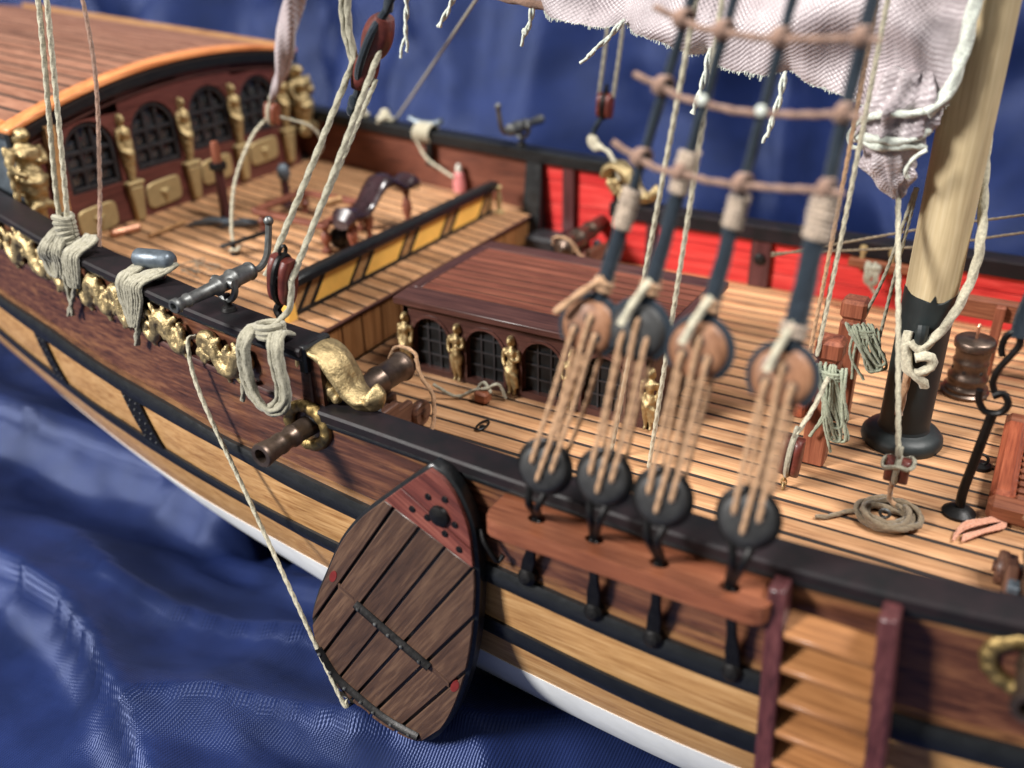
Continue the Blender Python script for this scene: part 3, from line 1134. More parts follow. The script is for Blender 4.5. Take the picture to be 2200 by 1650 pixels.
# ------------------------------------------------------------------ yellow rail across the quarterdeck break
rail = thing('quarterdeck_rail', (-9.7, 1.0, .9), 'low yellow panelled rail with black cap and slanting black bars', 'railing')
Y0, Y1 = -2.32, 4.32
zb0 = .955
obj('sill', G().box((-9.72, (Y0+Y1)/2, 1.0), (.07, Y1-Y0, .075)), 'black', rail, bevel=.012)
cap = G()
rows = []
for Y in frange(Y0-.05, Y1+.1, 12):
    z = 1.50
    rows.append([Vector((-9.60, Y, z)), Vector((-9.60, Y, z+.12)), Vector((-9.65, Y, z+.16)), Vector((-9.84, Y, z+.16)), Vector((-9.88, Y, z+.12)), Vector((-9.88, Y, z))])
cap.loft(rows, True, True)
obj('cap', cap, 'black', rail, bevel=.01)
sl = .41     # slant across the height of the panels
bars = [-2.24, -1.90, -.84, -.46, .67, 1.04, 2.14, 2.52, 3.66, 4.02]
zA, zB = 1.038, 1.50
ed = [Y0-.4]+bars+[Y1+.3]


def clipq(q):
    # keep the parallelograms inside the rail ends
    return [Vector((p.x, min(max(p.y, Y0), Y1), p.z)) for p in q]


for i in range(len(ed)-1):
    a, b = ed[i]+.04, ed[i+1]-.04
    if b-a < .05:
        continue
    q = clipq([Vector((-9.74, a, zA)), Vector((-9.74, b, zA)), Vector((-9.74, b+sl, zB)), Vector((-9.74, a+sl, zB))])
    wide = b-a > .6
    obj('panel', G().prism(q, (.04 if wide else .03, 0, 0)), 'yellow' if wide else 'tan', rail)
for y in bars:
    q = clipq([Vector((-9.755, y-.042, zA)), Vector((-9.755, y+.042, zA)), Vector((-9.755, y+.042+sl, zB)), Vector((-9.755, y-.042+sl, zB))])
    obj('bar', G().prism(q, (.075, 0, 0)), 'black', rail)
obj('end_post', G().hexa([Vector(p) for p in ((-9.82, -2.62, .86), (-9.62, -2.62, .86), (-9.62, -2.34, .86), (-9.82, -2.34, .86), (-9.80, -2.56, 1.42), (-9.64, -2.56, 1.42), (-9.64, -2.36, 1.42), (-9.80, -2.36, 1.42))]), 'yellow', rail, bevel=.03)
obj('baluster', G().lathe([(.0, 0), (.13, 0), (.13, .06), (.06, .10), (.05, .2), (.085, .32), (.05, .44), (.045, .56), (.09, .62), (.05, .66), (0, .66)], (-9.62, 4.42, .92), n=14), 'goldp', rail)

# ------------------------------------------------------------------ leeboard
LO = [(-4.70, 1.22), (-5.05, .91), (-5.49, .49), (-5.86, .12), (-6.25, -.41), (-6.57, -1.07), (-6.78, -1.54), (-6.93, -2.03), (-6.88, -2.53), (-6.69, -2.98), (-6.26, -3.3),
      (-5.72, -3.49), (-5.24, -3.53), (-4.95, -3.45), (-4.72, -3.23), (-4.44, -2.69), (-4.20, -1.92), (-4.07, -1.17), (-4.02, -.45), (-4.03, -.05), (-4.10, .5), (-4.27, .90), (-4.47, 1.13)]
LO = [(p.x, p.y) for p in smooth_path([Vector((x, z, 0)) for x, z in LO]+[Vector((-4.70, 1.22, 0))], .12)][:-1]
lb_y = lambda z: -5.5+.06*(z-1.1)
lee = thing('leeboard', (-5.4, -5.6, -3.5), 'dark planked leeboard with red head, black edge and iron straps, hung on the hull side', 'leeboard')


def lbp(x, z, d):
    return Vector((x, lb_y(z)-d, z))


cxl, czl = -5.4, -1.2


def inset(poly, d):
    out = []
    n = len(poly)
    for i in range(n):
        a, b, q = poly[i-1], poly[i], poly[(i+1) % n]
        tx, tz = q[0]-a[0], q[1]-a[1]
        L = math.hypot(tx, tz) or 1
        nx, nz = -tz/L, tx/L
        if (cxl-b[0])*nx+(czl-b[1])*nz < 0:
            nx, nz = -nx, -nz
        out.append((b[0]+nx*d, b[1]+nz*d))
    return out


rows = [[lbp(x, z, -.24) for x, z in inset(LO, .03)], [lbp(x, z, -.21) for x, z in LO], [lbp(x, z, -.05) for x, z in LO], [lbp(x, z, -.025) for x, z in inset(LO, .035)]]
obj('edge_band', G().loft(rows, True, True), 'black', lee, angle=50)


def clip(poly, p, n):
    """half-plane clip of a 2-D polygon: keep (q-p).n >= 0"""
    out = []
    m = len(poly)
    for i in range(m):
        a, b = poly[i], poly[(i+1) % m]
        da = (a[0]-p[0])*n[0]+(a[1]-p[1])*n[1]
        db = (b[0]-p[0])*n[0]+(b[1]-p[1])*n[1]
        if da >= 0:
            out.append(a)
        if da*db < 0:
            t = da/(da-db)
            out.append((a[0]+(b[0]-a[0])*t, a[1]+(b[1]-a[1])*t))
    return out


seams = [((-5.52, .05), (-6.83, -1.99)), ((-4.95, .15), (-6.61, -2.41)), ((-4.54, .03), (-6.3, -2.69)), ((-4.16, -.17), (-6.02, -2.92)), ((-3.92, -.6), (-5.7, -3.11)), ((-4.11, -1.64), (-5.2, -3.14)), ((-4.26, -2.59), (-5.03, -3.51))]
face = inset(LO, .045)


def side(seam, flip):
    (x0, z0), (x1, z1) = seam
    dx, dz = x1-x0, z1-z0
    L = math.hypot(dx, dz)
    n = (-dz/L, dx/L)      # points towards +x / lower right for these seams
    if flip:
        n = (-n[0], -n[1])
    return (x0+n[0]*.021, z0+n[1]*.021), n


red0 = ((-5.37, .48), (-3.92, -.12))
red1 = ((-5.13, .78), (-3.97, .15))
dxr, dzr = red0[1][0]-red0[0][0], red0[1][1]-red0[0][1]
Lr = math.hypot(dxr, dzr)
nr = (-dzr/Lr, dxr/Lr)      # upwards
if nr[1] < 0:
    nr = (-nr[0], -nr[1])
low = clip(face, (red0[0][0]-nr[0]*.012, red0[0][1]-nr[1]*.012), (-nr[0], -nr[1]))
grain = math.atan2(seams[3][0][1]-seams[3][1][1], seams[3][0][0]-seams[3][1][0])


def rot_part(name, poly, mat, par, d0, d1, ang, bevel=.012):
    """flat piece of the board; its own x axis runs along the grain so the wood figure follows it"""
    cx, cz = sum(p[0] for p in poly)/len(poly), sum(p[1] for p in poly)/len(poly)
    o0 = lbp(cx, cz, d0)
    Rm = Matrix.Rotation(-ang, 3, 'Y')
    Ri = Rm.transposed()
    g = G().prism([lbp(x, z, d0) for x, z in poly], (0, -(d1-d0), 0))
    g.v = [o0+Ri @ (p-o0) for p in g.v]
    o = obj(name, g, mat, par, bevel=bevel, origin=o0)
    o.rotation_euler = (0, -ang, 0)
    return o


prevs = None
for i in range(len(seams)+1):
    q = low
    if i > 0:
        p, n = side(seams[i-1], False)
        if n[0] < 0:
            p, n = side(seams[i-1], True)
        q = clip(q, p, n)
    if i < len(seams):
        p, n = side(seams[i], False)
        if n[0] > 0:
            p, n = side(seams[i], True)
        q = clip(q, p, n)
    if len(q) > 2:
        rot_part('plank', q, 'leeboard', lee, -.025, .02, grain)
up1 = clip(face, (red0[0][0]+nr[0]*.008, red0[0][1]+nr[1]*.008), nr)
d1 = (red1[1][0]-red1[0][0], red1[1][1]-red1[0][1])
L1 = math.hypot(*d1)
n1 = (-d1[1]/L1, d1[0]/L1)
if n1[1] < 0:
    n1 = (-n1[0], -n1[1])
for nm, q in (('head_plank', clip(up1, (red1[0][0]-n1[0]*.008, red1[0][1]-n1[1]*.008), (-n1[0], -n1[1]))), ('head_plank', clip(up1, (red1[0][0]+n1[0]*.008, red1[0][1]+n1[1]*.008), n1))):
    rot_part(nm, q, 'leered', lee, -.025, .035, math.atan2(d1[1], d1[0]))


def lb_bar(name, pts, w_, hgt, mat, studs=0):
    path = smooth_path([lbp(x, z, .03) for x, z in pts], .08)
    g = G().tube(path, w_, 8, flat=.7)
    o = obj(name, g, mat, lee)
    for k in range(studs):
        q = path[int((len(path)-1)*(k+.5)/studs)]
        obj('rivet', G().ball(q+Vector((0, -.05, 0)), .032, 8), 'pewter', o)
    return o


lb_bar('iron_strap', [(-6.01, -1.37), (-5.4, -1.66), (-4.78, -1.94)], .07, .05, 'iron', 5)
lb_bar('iron_strap', [(-6.79, -2.49), (-6.51, -2.87), (-6.11, -3.08), (-5.58, -3.27), (-5.02, -3.33)], .07, .05, 'iron', 7)
for nm, pts in (('worn_mark', [(-6.32, -1.20), (-6.05, -1.33)]), ('worn_mark', [(-4.74, -1.97), (-4.48, -2.12)])):
    (a, b), (e, f_) = pts
    poly = [(a, b-.05), (e, f_-.05), (e, f_+.05), (a, b+.05)]
    rot_part(nm, poly, 'leeboard', lee, .0, .024, math.atan2(f_-b, e-a), 0)
for x, z in ((-6.40, -1.06), (-4.38, -2.1)):
    poly = [(x+.06*math.cos(t)+.04*math.sin(t), z+.11*math.sin(t)) for t in [2*PI*k/12 for k in range(12)]]
    rot_part('red_mark', poly, 'redspot', lee, .0, .026, 0, 0)
bolt = obj('pivot_bolt', G().lathe([(0, 0), (.15, 0), (.14, .05), (.08, .08), (0, .08)], lbp(-4.55, .56, .03), (0, -1, 0), 14), 'iron', lee)
for x, z in ((-4.72, .78), (-4.47, .82), (-4.97, .52), (-4.74, .47), (-4.33, .50), (-4.48, .32), (-4.27, .16)):
    obj('nail', G().lathe([(0, 0), (.05, 0), (.045, .02), (0, .025)], lbp(x, z, .03), (0, -1, 0), 10), 'iron', lee)
obj('hook', G().tube(smooth_path([(-4.06, -5.40, .42), (-3.98, -5.46, .30), (-3.86, -5.47, .14), (-3.80, -5.44, .05), (-3.76, -5.38, .12)], .04), .035, 8), 'iron', lee)
obj('pivot_pin', G().lathe([(0, 0), (.12, 0), (.12, .5), (0, .5)], (-4.55, -5.35, .56), (0, 1, 0), 12), 'iron', lee)
# ------------------------------------------------------------------ channel board on the hull side
HOLES = [(-3.20, -5.53), (-2.45, -5.56), (-1.66, -5.60), (-.87, -5.62)]
DEADX = [-3.02, -2.31, -1.65, -.76]
DEADZ = [1.80, 1.88, 1.85, 1.90]
UPX = [-2.71, -2.17, -1.53, -.70]
UPZ = [3.38, 3.44, 3.38, 3.28]


def rounded(x0, x1, y0, y1, r, corners):
    pts = []
    for (cx, cy, a0, on) in ((x0, y0, PI, corners[0]), (x1, y0, 1.5*PI, corners[1]), (x1, y1, 0, corners[2]), (x0, y1, .5*PI, corners[3])):
        if on:
            ox = cx+(r if cx == x0 else -r)
            oy = cy+(r if cy == y0 else -r)
            for k in range(6):
                a = a0+.5*PI*k/5
                pts.append((ox+r*math.cos(a), oy+r*math.sin(a)))
        else:
            pts.append((cx, cy))
    return pts


chan = thing('channel_board', (-2.1, -5.55, .72), 'red-brown channel board with four round holes fixed along the hull side', 'channel board')
# board built as bays around the holes so the holes are real
bx = [-3.78]+[(HOLES[i][0]+HOLES[i+1][0])/2 for i in range(3)]+[-.42]
g = G()
zt_, zb_ = .96, .74
for i, (hx_, hy_) in enumerate(HOLES):
    outer = []
    x0, x1, y0, y1 = bx[i], bx[i+1], -5.84, -5.26
    rr_ = .2
    ring_in, ring_out = [], []
    angs = sorted([2*PI*k/32-PI for k in range(32)]+[math.atan2(yy-hy_, xx-hx_) for xx in (x0, x1) for yy in (y0, y1)])
    for a in angs:
        ca, sa = math.cos(a), math.sin(a)
        ring_in.append((hx_+.11*ca, hy_+.085*sa))
        t = min(((x1-hx_)/ca if ca > 1e-6 else 1e9), ((x0-hx_)/ca if ca < -1e-6 else 1e9), ((y1-hy_)/sa if sa > 1e-6 else 1e9), ((y0-hy_)/sa if sa < -1e-6 else 1e9))
        px, py = hx_+t*ca, hy_+t*sa
        # round the free corners of the two end bays
        if i == 0 and px < x0+rr_ and py < y0+rr_ or i == 3 and px > x1-rr_ and py < y0+rr_:
            ox = x0+rr_ if i == 0 else x1-rr_
            d = Vector((px-ox, py-(y0+rr_), 0))
            if d.length > rr_:
                d = d.normalized()*rr_
                px, py = ox+d.x, y0+rr_+d.y
        ring_out.append((px, py))
    e = .03
    g.loft([[Vector((x, y, zb_)) for x, y in ring_in], [Vector((x, y, zt_)) for x, y in ring_in], [Vector((x, y, zt_)) for x, y in ring_out], [Vector((x, y, zb_)) for x, y in ring_out], [Vector((x, y, zb_)) for x, y in ring_in]], True)
obj('board', g, 'redwood', chan, angle=40)

# ------------------------------------------------------------------ shrouds with their deadeyes
TOP = Vector((-.15, -.30, 19.0))


def deadeye(c, ax, r, th, mat, par, name):
    prof = [(0, -th/2), (r*.72, -th/2), (r*.94, -th*.36), (r, -th*.16), (r*.965, 0), (r, th*.16), (r*.94, th*.36), (r*.72, th/2), (0, th/2)]
    return obj(name, G().lathe(prof, c, ax, 28), mat, par, angle=50)


M['ropes'] = ropemat('pale_seizing', lin(196, 176, 156), .35)
UPM = [('goldbrown', 'pale brown upper deadeye'), ('grey', ''), ('brown', ''), ('brown', '')]
M['de_brown'] = wood('boxwood_deadeye', lin(96, 62, 42), lin(130, 90, 64), lin(152, 112, 84), 'z', .5, .1, .1)
M['de_black'] = paint('ebony_deadeye', (.028, .028, .028), .5, .2, .4, 600)
SH_LAB = ['tarred shroud with bright brown upper deadeye, beside the leeboard head', 'tarred shroud with a grey-black upper deadeye between two brown ones',
          'tarred shroud with scuffed brown upper deadeye, between the black-eyed one and the ladder-side one', 'thick tarred shroud with large brown upper deadeye nearest the boarding ladder']
SH = []
for i in range(4):
    lo = Vector((DEADX[i], -5.66, DEADZ[i]))
    upc = Vector((UPX[i], -5.24, UPZ[i]))
    dirv = (upc-lo).normalized()
    face_ax = (Vector((0, -1, 0))-dirv*Vector((0, -1, 0)).dot(dirv)).normalized()
    sh = thing('shroud', (DEADX[i], -5.6, -.3), SH_LAB[i], 'shroud', 'mast shrouds with deadeyes along the channel board')
    rl = .29
    ld = deadeye(lo, face_ax, rl, .22, 'de_black', sh, 'lower_deadeye')
    ud = deadeye(upc, face_ax, .30, .22, 'de_black' if i == 1 else 'de_brown', sh, 'upper_deadeye')
    sx = dirv.cross(face_ax).normalized()
    # holes, seen as dark sockets
    for d, cc, s in ((ld, lo, 1), (ud, upc, -1)):
        for (a, b) in ((-.125, .06), (.125, .06), (0, -.10)):
            p = cc+sx*a+dirv*(b*s)+face_ax*.10
            obj('hole', G().lathe([(0, -.02), (.06, -.02), (.06, .016), (0, .016)], p, face_ax, 12), 'caulk', d)
    # lanyard: three parts in front, three behind
    for k, (a, b, ub) in enumerate(((-.125, .06, -.07), (0, -.10, .10), (.125, .06, -.06))):
        p0 = lo+sx*a+dirv*b+face_ax*.115
        p1 = upc+sx*(a*1.0+.012*random.uniform(-1, 1))+dirv*ub+face_ax*.115
        rope([p0-face_ax*.06, p0+face_ax*.02+dirv*.03, p0.lerp(p1, .5)+sx*random.uniform(-.02, .02), p1+face_ax*.02-dirv*.03, p1-face_ax*.06], .028, 'ropet', 'lanyard', sh)
        q0, q1 = p0-face_ax*.235+sx*.02, p1-face_ax*.235+sx*.04*(k-1)
        rope([q0, q0.lerp(q1, .5)+sx*random.uniform(-.04, .04), q1], .026, 'ropet', 'lanyard', sh)
    # iron strop round the lower deadeye, through the hole, down to the chain plate
    ring = [lo+sx*(rl+.01)*math.cos(a)+dirv*(rl+.01)*math.sin(a) for a in [2*PI*k/28 for k in range(28)]]
    obj('strop', G().tube(ring, .035, 8, closed=True), 'iron', sh)
    hx_, hy_ = HOLES[i]
    foot = Vector((hx_, hy_, .9))
    legs = G()
    obj('strop_leg', G().tube(smooth_path([lo-dirv*(rl+.0)+sx*.10, lo-dirv*(rl+.2)+sx*.06, foot+Vector((.02, 0, .12)), foot], .05), .045, 8), 'iron', sh)
    obj('strop_leg', G().tube(smooth_path([lo-dirv*(rl+.0)-sx*.10, lo-dirv*(rl+.2)-sx*.05, foot+Vector((-.02, 0, .12)), foot+Vector((-.01, 0, -.03))], .05), .045, 8), 'iron', sh)
    bx_ = (-3.42, -2.50, -1.73, -.78)[i]
    zb2 = (-.08, -.22, -.27, -.33)[i]
    yb = hy(bx_, zb2)-.09
    cp = G()
    a0, a1 = foot+Vector((0, 0, .05)), Vector((bx_, yb, zb2+.1))
    rows = []
    for t in frange(0, 1, 5):
        p = a0.lerp(a1, t)
        w_ = .055+.03*(t > .75)
        rows.append([p+Vector((-w_, -.03, 0)), p+Vector((w_, -.03, 0)), p+Vector((w_, .03, 0)), p+Vector((-w_, .03, 0))])
    cp.loft(rows, True, True)
    pl = obj('chain_plate', cp, 'iron', sh, bevel=.01)
    obj('bolt', G().lathe([(0, -.06), (.13, -.06), (.12, .03), (.07, .08), (0, .09)], (bx_, yb, zb2), (0, -1, .25), 14), 'iron', pl)
    # shroud rope, turned in round the upper deadeye, with seizings
    ring = [upc+sx*.30*math.cos(a)+dirv*.30*math.sin(a) for a in frange(-.25*PI, 1.25*PI, 26)]
    obj('turned_in_eye', G().tube(ring, .055, 8), 'ropeb', sh)
    st = upc+dirv*.28
    sdir = (TOP-st).normalized()
    rad = .060 if i < 3 else .080
    rope([st+sdir*t for t in (0, .4, .9, 1.5)], [0], 'ropeb') if False else None
    path = smooth_path([st-dirv*.02, st+sdir*.5, st+sdir*1.2, TOP], .09)
    L_ = (TOP-st).length
    rr_ = [rad*(1.25 if (p-st).length < 1.15 else .80) for p in path]
    obj('rope', G().tube(path, rr_, 9, 3, .5, .10), 'ropeb', sh, angle=80)
    s0 = (1.0, 1.35, 1.15, 1.25)[i]
    for k, (d0, ln, rw) in enumerate(((.12, .14, 1.35), (s0-.22, .40 if i != 2 else .30, 1.35))):
        a = st+sdir*d0
        turns = int(ln/.05)
        hel = []
        for q in range(turns*10+1):
            ang = 2*PI*q/10
            t = q/(turns*10)
            rq = rad*rw*(1+.22*noise.noise(Vector((q*.06, i, k))))
            hel.append(a+sdir*(ln*t)+sx*(rq*math.cos(ang))+face_ax*(rq*math.sin(ang)))
        obj('seizing', G().tube(hel, .032, 6), 'ropes' if k or i == 3 else 'ropet', sh)
    e0 = st+sdir*.25+face_ax*.06
    rope([e0, e0+face_ax*.10-sdir*.20-sx*(.15 if i == 0 else .06), e0+face_ax*.16-sdir*.48-sx*(.34 if i == 0 else .12)], .042, 'ropew' if i != 0 else 'ropet', 'rope_end', sh)
    SH.append((st, sdir, sx, face_ax))

RAT = ['lowest brown ratline tied across the tarred shrouds', 'second brown ratline up, tied with white knots across the shrouds', 'third brown ratline up, crossing in front of the sail', 'topmost brown ratline tied across the shrouds']
for k, z in enumerate((4.98, 5.62, 6.22, 6.85)):
    pts = []
    rt = thing('ratline', (-1.5, -4.9, z-.1), RAT[k], 'ratline', 'brown ratlines across the shrouds')
    cr = []
    for i, (st, sd, sx, fa) in enumerate(SH):
        t = (z+(.05, -.03, -.07, -.04)[i]*(1 if k != 1 else 1.3)-st.z)/sd.z
        cr.append(st+sd*t+fa*.10)
    ext = Vector((-.28, -.02, .10 if k else .14))
    pts = [cr[0]+ext, cr[0], cr[0].lerp(cr[1], .5)+Vector((0, 0, -.03)), cr[1], cr[1].lerp(cr[2], .5)+Vector((0, 0, -.02)), cr[2], cr[2].lerp(cr[3], .5)+Vector((0, 0, -.01)), cr[3], cr[3]+Vector((.16, 0, -.02))]
    rope(pts, .034, 'ropebr', 'line', rt)
    for i, p in enumerate(cr):
        if k == 1 and i in (1, 2):
            obj('knot', G().ball(p+Vector((.02, -.03, .03)), (.055, .05, .055), 8), 'cordw', rt)
        else:
            gk = G()
            for a in (-1, 1):
                ring = [p+Vector((a*.03, .06, 0))+Vector((.03*math.cos(t), .10*math.cos(t), .075*math.sin(t))) for t in [2*PI*q/14 for q in range(14)]]
                gk.tube(ring, .03, 6, closed=True)
            obj('knot', gk, 'ropebr', rt, remesh=.02)

# ------------------------------------------------------------------ mast
mast = thing('mast', (0, 0, 0), 'pale round wooden mast with black painted foot and collar on the deck', 'mast')
n = 28
g = G()
zs = frange(2.36, 19, 24)
g.loft([[Vector((.345*math.cos(a)*(1-.008*(z-2)), .345*math.sin(a)*(1-.008*(z-2)), z)) for a in [2*PI*k/n for k in range(n)]] for z in zs], True, True)
obj('spar', g, 'mast', mast)
g = G()
rows = []
for z in (.05, 1, 2.0, 9):
    row = []
    for k in range(48):
        a = 2*PI*k/48
        zz = z if z < 9 else 2.40+.05*math.sin(a*2+1)+.05*noise.noise(Vector((math.cos(a)*3, math.sin(a)*3, 2)))+(.12 if 4.9 < a < 5.1 else 0)
        row.append(Vector((.352*math.cos(a), .352*math.sin(a), zz)))
    rows.append(row)
g.loft(rows, True, True)
obj('painted_foot', g, 'mastblack', mast)
obj('collar', G().lathe([(.0, 0), (.56, 0), (.58, .05), (.57, .13), (.51, .20), (.42, .23), (.37, .25), (.35, .30), (0, .30)], (0, 0, 0), n=36), 'mastblack', mast)
obj('cleat', G().tube(smooth_path([(.0, -.34, 1.72), (.02, -.46, 1.80), (.03, -.50, 1.96), (.02, -.46, 2.08)], .04), [.10]*3+[.085]*20, 8) if False else
    G().tube(smooth_path([(.0, -.32, 1.70), (.02, -.45, 1.80), (.03, -.49, 1.95), (.02, -.45, 2.06)], .06), .085, 10), 'mastblack', mast)

hal = thing('halyard_rope', (.1, -.4, .7), 'thick cream rope running down the mast and tied to its black cleat', 'rope')
rope([(.05, .42, 9), (.12, .42, 6.0), (.28, .34, 4.3), (.46, -.02, 3.3), (.47, -.10, 2.75), (.36, -.30, 2.25), (.20, -.45, 1.92), (.06, -.50, 1.72)], .066, 'ropew', 'fall', hal, n=12)
rope([(.06, -.50, 1.72), (-.10, -.52, 1.80), (-.17, -.48, 1.62), (-.06, -.54, 1.42), (.12, -.54, 1.40), (.24, -.47, 1.52), (.18, -.52, 1.66), (.02, -.58, 1.62)], .075, 'ropew', 'knot', hal, n=12)
rope([(-.14, -.46, 1.95), (-.13, -.52, 1.75), (-.06, -.56, 1.50), (.02, -.57, 1.38), (.16, -.52, 1.28), (.20, -.46, 1.18)], .07, 'ropew', 'knot_turn', hal, n=12)
rope([(-.04, -.50, 1.45), (-.05, -.46, 1.15), (-.06, -.43, .85), (-.06, -.42, .62)], .06, 'ropet', 'tail', hal, n=12)

# ------------------------------------------------------------------ ropes gathered into hanging hanks
def hank(name, top, length, spread, mat, r, n_loops, label, out=(0, -1, 0), cat='rope hank', group='rope hanks hung up on the ship', tails=2, along=(1, 0, 0), lean=0.0, sub=None):
    t = thing(name, Vector(top)-Vector((0, 0, length)), label, cat, group)
    top = Vector(top)
    o = Vector(out).normalized()
    al = Vector(along).normalized()
    for k in range(n_loops):
        f = (k/(max(1, n_loops-1))-.5)
        a = top+al*(spread*random.uniform(-.55, .1))+o*random.uniform(0, .09)+Vector((0, 0, random.uniform(-.05, .03)))
        b = top+al*(spread*random.uniform(-.05, .6))+o*random.uniform(0, .09)+Vector((0, 0, random.uniform(-.05, .03)))
        ln = length*random.uniform(.6, 1.0)
        mid = top+al*spread*random.uniform(-.18, .22)+Vector((0, 0, -ln))+al*(lean*ln)+o*random.uniform(.02, .16)
        pts = [a-o*.05, a+Vector((0, 0, -.05))+o*.05, a.lerp(mid, .55)-al*.05+o*.07, mid-al*.07+Vector((0, 0, .06)), mid, mid+al*.08+Vector((0, 0, .07)), b.lerp(mid, .5)+al*.04+o*.05, b+Vector((0, 0, -.05))+o*.05, b-o*.05]
        rope(pts, r, mat, 'loop', t, n=7, step=r*1.6)
    for k in range(tails):
        a = top+al*random.uniform(-.3, .3)*spread
        rope([a, a+Vector((0, 0, -length*.6))+o*.1+al*random.uniform(-.1, .1), a+Vector((0, 0, -length*random.uniform(1.02, 1.2)))+o*.08+al*random.uniform(-.2, .2)], r, mat, 'tail', t, n=7, step=r*1.6)
    # turns that bind the hank at the top
    for k in range(3):
        ring = [top+Vector((0, 0, -.05-.045*k))+al*((spread*.42)*math.cos(q))+o*(.05+.09*math.sin(q)) for q in [2*PI*j/20 for j in range(20)]]
        obj('turn', G().tube(ring, r, 7, closed=True), mat, t)
    return t


# ------------------------------------------------------------------ bitts by the mast
BT = [(-1.0, -1.20, 1.98), (-1.0, .32, 2.0)]
bitts = thing('mast_bitts', (-1.0, -.45, 0), 'pair of red-brown bitt posts with a crossbar, standing beside the mast', 'bitts')
for x, y, z in BT:
    p = obj('post', G().box((x, y, (z-.36)/2), (.33, .30, z-.36)), 'redwood_z', bitts, bevel=.03)
    obj('head', G().box((x, y, z-.16), (.37, .36, .30)), 'redwood_z', bitts, bevel=.05)
    obj('neck', G().box((x, y, z-.34), (.24, .24, .08)), 'redwood_z', bitts)
obj('crossbar', G().box((-1.22, -.45, .98), (.16, 2.4, .22)), 'redwood_y', bitts, bevel=.03)
hank('rope_hank', (-.92, -1.40, 1.63), 1.05, .34, 'ropeg', .023, 15, 'green-grey rope hank on the bitt post whose foot shows beside the mast', (0.2, -1, 0), lean=.22, tails=3)
hank('rope_hank', (-.84, .13, 1.66), .72, .40, 'ropeg', .024, 13, 'green-grey rope hank on the bitt post that faces the red bulwark', (.6, -.8, 0), along=(1, .3, 0), lean=.35, tails=2)
rp = thing('bitt_line', (-1, -1.4, 1.7), 'taut pale line rising from the bitt post by the crimson block past the sail tack', 'rope')
rope([(-1.13, -1.40, 1.75), (-1.08, -1.33, 3.0), (-1.0, -1.25, 5.2), (-.8, -1.0, 12)], .033, 'ropew', 'line', rp)
rp = thing('bitt_line', (-1.1, -1.4, 1.7), 'taut tan line rising close beside the pale line from the bitt post', 'rope')
rope([(-1.22, -1.46, 1.75), (-1.17, -1.40, 3.0), (-1.10, -1.30, 5.2), (-.9, -1.0, 12)], .028, 'ropet', 'line', rp)
rp = thing('bitt_line', (-.9, .3, 1.7), 'pair of thin lines running from the bitt post facing the bulwark towards the sail tack', 'rope')
rope([(-.86, .30, 1.70), (-.62, .0, 2.6), (-.42, -.2, 3.85)], .026, 'rope', 'line', rp)
rope([(-.62, .36, 1.0), (-.52, .10, 2.4), (-.40, -.2, 3.85)], .026, 'rope', 'line', rp)

# ------------------------------------------------------------------ capstan and the rack behind it
cap_ = thing('capstan', (.63, 2.05, 0), 'dark bronze drum capstan with copper pin on top, between mast and pin rack', 'capstan')
obj('drum', G().lathe([(0, 0), (.36, 0), (.37, .06), (.33, .09), (.34, .14), (.30, .18), (.285, .24), (.31, .28), (.31, .33), (.27, .37), (.255, .52), (.275, .56), (.275, .60), (.255, .63), (.27, .80), (.31, .83), (.315, .93), (.28, .97), (.0, .98)], (.63, 2.05, 0), n=28), 'bronze', cap_, angle=50)
for k in range(6):
    a = k*PI/3+.3
    obj('bar_hole', G().lathe([(0, 0), (.035, 0), (.03, .012), (0, .014)], (.63+.255*math.cos(a), 2.05+.255*math.sin(a), .45), (math.cos(a), math.sin(a), 0), 8), 'caulk', cap_)
obj('pin', G().lathe([(0, 0), (.025, 0), (.025, .18), (.04, .20), (.025, .24), (0, .26)], (.63, 2.05, .98), n=10), 'copper', cap_)
rack = thing('pin_rack', (1.4, 3.1, 0), 'red-brown wooden pin rack standing between the capstan and red bulwark', 'pin rack')
obj('beam', G().box((1.35, 3.1, 1.10), (2.6, .22, .34)), 'redwood', rack, bevel=.03)
for x in (.86, 2.4):
    obj('post', G().box((x, 2.92, .62), (.16, .14, 1.24)), 'redwood_z', rack, bevel=.02)
pr_ = thing('pin_rail', (-1.2, 4.9, .8), 'short red-brown pin rail with brass pins fixed on the red bulwark', 'pin rail')
obj('plank', G().box((-1.1, 4.93, .93), (1.7, .32, .16)), 'redwood', pr_, bevel=.02)
for x in (-1.72, -1.18):
    obj('belaying_pin', G().lathe([(0, -.25), (.03, -.25), (.04, -.02), (.06, 0), (.05, .06), (.09, .16), (.07, .24), (0, .27)], (x, 4.93, 1.02), n=12), 'goldp', pr_)
obj('belaying_pin', G().lathe([(0, -.25), (.03, -.25), (.04, -.02), (.06, 0), (.05, .06), (.09, .16), (.07, .24), (0, .27)], (-.62, 4.93, 1.02), n=12), 'goldp', pr_)
hank('rope_hank', (-1.45, 4.72, 1.0), .5, .25, 'rope', .035, 4, 'small rope hank on the brass-pinned rail of the red bulwark', (0, -1, 0), tails=1)

